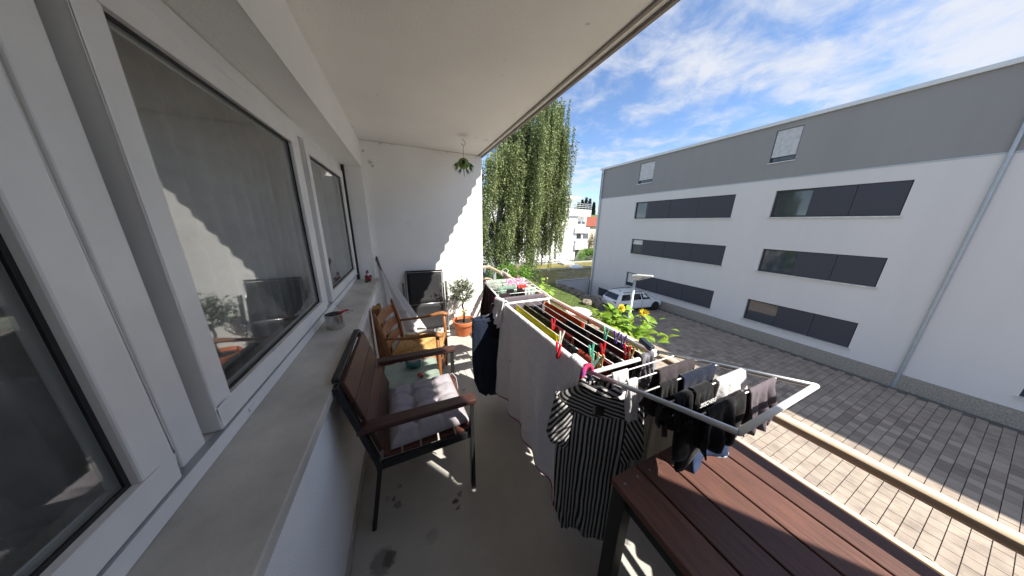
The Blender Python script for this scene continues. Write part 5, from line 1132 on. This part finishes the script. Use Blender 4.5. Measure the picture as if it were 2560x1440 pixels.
for s in (-1, 1): sub('strap', C_dn, nd, lambda b: b.tube([(s*.075, -.035, -.06), (s*.07, 0, -.025), (s*.075, .03, -.06)], .012, 6), smooth=True)

# ------------------------------------------------------------------ clothes pegs
def peg(col, wd):
    t = thing('clothes_peg', 'x', 'clothes peg', (0, 0, 0)); m = M('peg_'+wd, col, .45, var=.12, scale=30) if wd != 'wooden' else M('peg_wooden', '#b98a56', .7, col2='#93683c', stretch=(8, 8, 1), scale=20)
    for s in (-1, 1):
        def prong(b, s=s):
            pr = [V((0, s*.0015, -.034)), V((0, s*.008, -.030)), V((0, s*.009, -.008)), V((0, s*.011, .006)), V((0, s*.018, .042)), V((0, s*.0145, .047)), V((0, s*.010, .043)), V((0, s*.004, .008)), V((0, s*.003, -.012))]
            b.prism(pr, (-.005, 0, 0), (.005, 0, 0))
        sub('prong', m, t, prong, bevel=.0015)
    sub('spring', M('spring_steel', (.5, .5, .5), .3, metal=.9), t, lambda b: b.tube([(-.0075, 0, 0), (.0075, 0, 0)], .0042, 8))
    return t
PEG = {}
def put(col, wd, px_, py_, label, rz=0, tilt=0, z=None, mid=True, sc=1.0):
    if wd not in PEG: PEG[wd] = peg(col, wd); o = PEG[wd]
    else: o = copy_tree(PEG[wd])
    zz_ = (z or ZK)+.0; p = atz(px_, py_, zz_+(.012 if mid else 0)); o.location = p; o.rotation_euler = (tilt, 0, rz); o.scale = (sc,)*3
    tag(o, label, 'clothes peg', 'clothes pegs')
put('#c8202a', 'red', 1383, 812, 'red peg in the middle of the rack behind the white peg', pi/2, 0)
put('#d4d2c4', 'white', 1402, 846, 'single white peg on the black garment', pi/2, .15)
put('#c8202a', 'red', 1395, 880, 'red peg clamped on the edge of the white towel', 0, 0, None, True, 1.15)
put('#5fb89c', 'green', 1478, 880, 'mint green peg in front of the rust cloth, spread open', pi/2, -.1)
put('#c8202a', 'red', 1507, 876, 'red peg right of the mint green pegs', pi/2, -.1)
put('#5fb89c', 'green', 1484, 908, 'lower mint green peg nearest the front crossbar', .4, .2)
put('', 'wooden', 1496, 905, 'wooden peg beside the lower mint green peg', .5, .2)
put('', 'wooden', 1501, 907, 'wooden peg right of the other one near the front crossbar', .5, -.15)
put('#c8202a', 'red', 1566, 884, 'red peg next to the upright wooden peg on the maroon shirt', .2, 0, None, True, 1.1)
put('', 'wooden', 1576, 888, 'upright wooden peg on the maroon shirt', .2, 0)
put('#5fb89c', 'green', 1514, 836, 'mint green peg alone on the dark brown shirt', .3, 0)
put('#5a3f94', 'purple', 1540, 846, 'purple peg left of the other purple peg', .3, 0)
put('#5a3f94', 'purple', 1557, 855, 'purple peg nearest the rack hinge', .3, 0)

# ------------------------------------------------------------------ on and outside the railing
rp_ = thing('rope_knot', 'pale rope wound and knotted round the far handrail', 'rope', (XR, 3.12, ZR))
def ropes(b):
    pts = []
    for i in range(90): a = i*.42; pts.append((.031*cos(a)*(1+.1*sin(i)), -.17+.0032*i+.012*sin(i*.9), .031*sin(a)+.004*cos(i*1.3)))
    b.tube(pts, .0085, 6)
    b.tube([(.03, -.05, .02), (.06, -.03, .06), (.05, .03, .075), (.0, .06, .05), (-.02, .05, .0)], .008, 6); b.tube([(.0, -.1, -.03), (.02, -.12, -.09), (.01, -.1, -.16)], .008, 6)
sub('coil', M('rope', (.5, .47, .43), .9, var=.2, scale=60, bump=.6, bscale=120), rp_, ropes, smooth=True)
tie = thing('cable_tie', 'black strap looped round the handrail beyond the orange towel', 'strap', atx(1478, 795, XR))
sub('loop', dk_metal, tie, lambda b: b.tube([(.03*cos(a), 0, ZR-tie.location.z+.03*sin(a)) for a in [i*pi/8 for i in range(17)]], .005, 6)); sub('tail', dk_metal, tie, lambda b: b.bar((-.03, 0, ZR-tie.location.z-.0), (-.034, -.01, ZR-tie.location.z-.09), .008, .004))
def hookup(t, X0, zt):      # two hooks reaching from the pot over the lower rail
    for y in (-.05, .05): sub('hook', dk_metal, t, lambda b: b.tube([(XR+.07-X0, y, ZR-.30-zt), (XR+.03-X0, y, ZR-.17-zt), (XR-.0-X0, y, ZR-.175-zt), (XR-.022-X0, y, ZR-.20-zt), (XR-.022-X0, y, ZR-.23-zt)], .004, 6), smooth=True)
p = atx(1447, 777, 1.86); bk = thing('white_bucket', 'white plastic bucket hooked outside the railing', 'bucket', (1.86, p.y, .58)); 
sub('pail', M('white_plastic', (.78, .77, .70), .4, var=.06), bk, lambda b: b.lathe([(.09, 0), (.092, .004), (.115, .21), (.122, .212), (.122, .222), (.112, .222), (.088, .012), (0, .01)], 32), smooth=True)
sub('handle', white_coat, bk, lambda b: b.tube([(0, .118, .20)]+[(.03, .118*cos(a), .20+.05*sin(a)) for a in [i*pi/10 for i in range(1, 10)]]+[(0, -.118, .20)], .0025, 6)); hookup(bk, 1.86, .58)
p = atx(1396, 752, 1.80); cp = thing('white_jar', 'small white jar standing on the outer ledge beyond the orange towel', 'jar', (1.80, p.y, .62))
sub('body', M('jar_white', (.8, .79, .76), .35), cp, lambda b: b.lathe([(.03, 0), (.034, .004), (.034, .11), (.028, .115), (.026, .02), (0, .015)], 24), smooth=True)
hookup(cp, 1.80, .62)
yp0, yp1 = atx(1590, 855, 1.79).y, atx(1470, 810, 1.79).y
yb = thing('yellow_planter', 'yellow plastic planter box hung outside the railing', 'planter', (1.80, (yp0+yp1)/2, .55)); hl = (yp1-yp0)/2
sub('box', M('yellow_plastic', '#c9a02a', .45, var=.1), yb, lambda b: (b.box(-.075, -.068, -hl, hl, 0, .17), b.box(.068, .075, -hl, hl, 0, .17), b.box(-.0679, .0679, -hl, -hl+.007, 0, .17), b.box(-.0679, .0679, hl-.007, hl, 0, .17), b.box(-.0679, .0679, -hl+.0071, hl-.0071, 0, .007)), bevel=.003)
sub('soil', soil_m, yb, lambda b: b.box(-.067, .067, -hl+.008, hl-.008, .008, .14)); hookup(yb, 1.80, .55)
p = atx(1612, 886, 1.76); lp_ = thing('lime_pot', 'lime green flower pot hanging below the near handrail', 'flower pot', (1.77, p.y, .50))
sub('pot', M('lime_plastic', '#9dbb2a', .35, var=.08), lp_, lambda b: b.lathe([(.05, 0), (.06, .004), (.085, .08), (.09, .13), (.094, .135), (.094, .15), (.085, .15), (.055, .01), (0, .008)], 28), smooth=True)
sub('soil', soil_m, lp_, lambda b: b.lathe([(0, .13), (.083, .125), (.06, .05)], 18)); hookup(lp_, 1.77, .50)
# leafy plants with individual leaves
def leafmesh(name, mat, l=1.0):
    b = MB(); pr = [(0, 0), (.12, .24), (.32, .36), (.55, .31), (.8, .15), (1, 0)]; vs = []; fs = []
    for i, (x, wv) in enumerate(pr):
        z = .10*sin(x*2.6)-.18*x*x
        vs += [V((x, -wv, z+.07*wv/.36)), V((x, 0, z)), V((x, wv, z+.07*wv/.36))]
    for i in range(len(pr)-1): o = i*3; fs += [(o, o+1, o+4, o+3), (o+1, o+2, o+5, o+4)]
    b.add(vs, fs); me = b.mesh(name, True); me.materials.append(mat); return me
SF1 = leafmesh('leaf', leafmat('sunflower_leaf', '#9cbc48', '#6f9a34', 2.5, .45)); SF2 = leafmesh('leaf', leafmat('sunflower_leaf_young', '#a3bd4e', '#7da03c', 2.5, .45))
stem_m = M('plant_stem', '#6d8a3a', .7, var=.2)
def leafy(t, base, c, r, n, ls, seed, ns):
    rnd = random.Random(seed); base, c = V(base), V(c); b = MB(); tips = []
    for k in range(ns):
        e = c+V((rnd.uniform(-.7, .7)*r[0], rnd.uniform(-.95, .95)*r[1], rnd.uniform(.0, .8)*r[2])); m_ = base.lerp(e, .5)+V((0, 0, .03)); s = base+V((rnd.uniform(-.03, .03), rnd.uniform(-.6, .6)*r[1], 0)); b.tube([s, m_, e], [.006, .005, .003], 5); tips.append((s, m_, e))
    b.build('stems', stem_m, t, smooth=True)
    for i in range(n):
        s, m_, e = rnd.choice(tips); f = rnd.uniform(.35, 1.05); p = s.lerp(m_, f*2) if f < .5 else m_.lerp(e, f*2-1)
        p = p+V((rnd.gauss(0, .3)*r[0], rnd.gauss(0, .22)*r[1], rnd.gauss(0, .22)*r[2]))
        o = bpy.data.objects.new('leaf', SF1 if rnd.random() < .7 else SF2); COL.objects.link(o); d = (p-c); a = atan2(d.y, d.x)+rnd.gauss(0, .8); sc = ls*rnd.uniform(.55, 1.25)
        o.location = p; o.rotation_euler = (rnd.gauss(0, .45), rnd.gauss(.15, .45), a); o.scale = (sc, sc*rnd.uniform(.8, 1.1), sc); o.parent = t; o.matrix_parent_inverse = world(t).inverted()
    return tips
c_ = atx(1570, 828, 1.90); sf = thing('sunflower_plant', 'leafy sunflower plant with two yellow blooms in the yellow planter', 'plant', (1.80, c_.y+.05, .69))
leafy(sf, (1.80, c_.y+.05, .69), (1.92, c_.y, c_.z-.02), (.16, .24, .17), 300, .078, 4, 12)
pet = leafmat('sunflower_petal', '#f2df3a', '#e6c81e', 20, .2)
def bloom(px_, py_, X, ang):
    p = atx(px_, py_, X); e = bpy.data.objects.new('bloom', None); COL.objects.link(e); e.parent = sf; e.matrix_parent_inverse = world(sf).inverted(); e.location = p; e.rotation_euler = ang
    rnd = random.Random(px_); b = MB()
    for ring, (n, l, zz_) in enumerate(((18, .030, 0), (15, .026, .005), (12, .019, .010))):
        for k in range(n): a = 2*pi*(k+.5*ring)/n+rnd.uniform(-.1, .1); d = V((cos(a), sin(a), .25+.3*ring+rnd.uniform(-.1, .2))); b.leaf(V((cos(a)*.008, sin(a)*.008, zz_)), d, V((0, 0, 1)), l*rnd.uniform(.75, 1.15), .011)
    b.build('petals', pet).parent = e
    MB().lathe([(.012, -.004), (.015, .008), (.010, .016), (0, .018)], 14).build('disc', M('sunflower_disc', '#a8741a', .8, col2='#6e4a12', scale=90), smooth=True).parent = e
    MB().tube([(0, 0, -.004), (0, .01, -.05), (.0, .03, -.14)], .004, 5).build('stalk', stem_m).parent = e
bloom(1553, 770, 1.90, (radians(55), radians(-15), radians(10))); bloom(1610, 783, 1.96, (radians(45), radians(-35), radians(-20)))
for (px_, py_) in ((1607, 805), (1586, 842)):
    p = atx(px_, py_, 1.88); o = MB().ball(p, .012, .012, .014, 10, 6).build('bud', M('bud_green', '#93a84a', .6), sf, smooth=True)
c_ = atx(1366, 728, 1.86); s2 = thing('leafy_balcony_plant', 'small leafy plant without blooms on the outside of the far railing', 'plant', (1.80, c_.y, .60))
leafy(s2, (1.82, c_.y, .72), (1.87, c_.y, c_.z), (.10, .15, .11), 80, .062, 9, 7)
sub('pot', terracotta, s2, lambda b: b.lathe([(.06, 0), (.085, .12), (.09, .125), (.09, .145), (.08, .145), (.055, .01), (0, .01)], 24), smooth=True); sub('soil', soil_m, s2, lambda b: b.lathe([(0, .125), (.079, .12), (.06, .05)], 16)); hookup(s2, 1.80, .60)
p = atx(1368, 696, 1.86); MB().ball(p, .010, .010, .013, 8, 6).build('bud', M('bud_pale', '#cdbf8a', .6), s2, smooth=True); MB().tube([p, p+V((0, 0, -.1))], .003, 5).build('stem', stem_m, s2)
# lettering on the parasol cloth, laid just proud of its folds
tp_ = V(ps.location)
dg = bpy.context.evaluated_depsgraph_get(); bpy.context.view_layer.update(); dg.update()
def surf_hit(x, y):
    d = ray(x, y).normalized(); best = None
    me = can.evaluated_get(dg).to_mesh(); mw = world(can); inv = mw.inverted()
    from mathutils.bvhtree import BVHTree
    bv = BVHTree.FromPolygons([mw @ v.co for v in me.vertices], [list(p.vertices) for p in me.polygons]); h = bv.ray_cast(CAM, d); return h
h = surf_hit(1012, 780)
if h[0] is not None:
    b = MB(); FR = face_frame(h[0]-ray(1012, 780).normalized()*.010, (1, -.25, .10), CAM-h[0]); K = .030
    def ink(pts): b.tube([FR @ V(((x+.3*y)*K, y*K, 0)) for x, y in pts], .0016, 5)
    arc = lambda cx, a0, a1, rx=.42, ry=.6: [(cx+rx*cos(a0+(a1-a0)*i/14), ry*sin(a0+(a1-a0)*i/14)) for i in range(15)]
    ink(arc(-1.35, .7, 5.6)); ink([(-.55, .6), (-.6, -.3), (-.5, -.6), (-.2, -.45)]); ink([(-.5, 1.0), (-.47, 1.12)]); ink(arc(.35, 0, 2*pi)); ink(arc(-2.5, .7, 5.6))
    b.build('lettering', M('script_grey', '#5a5870', .8), ps, smooth=True)
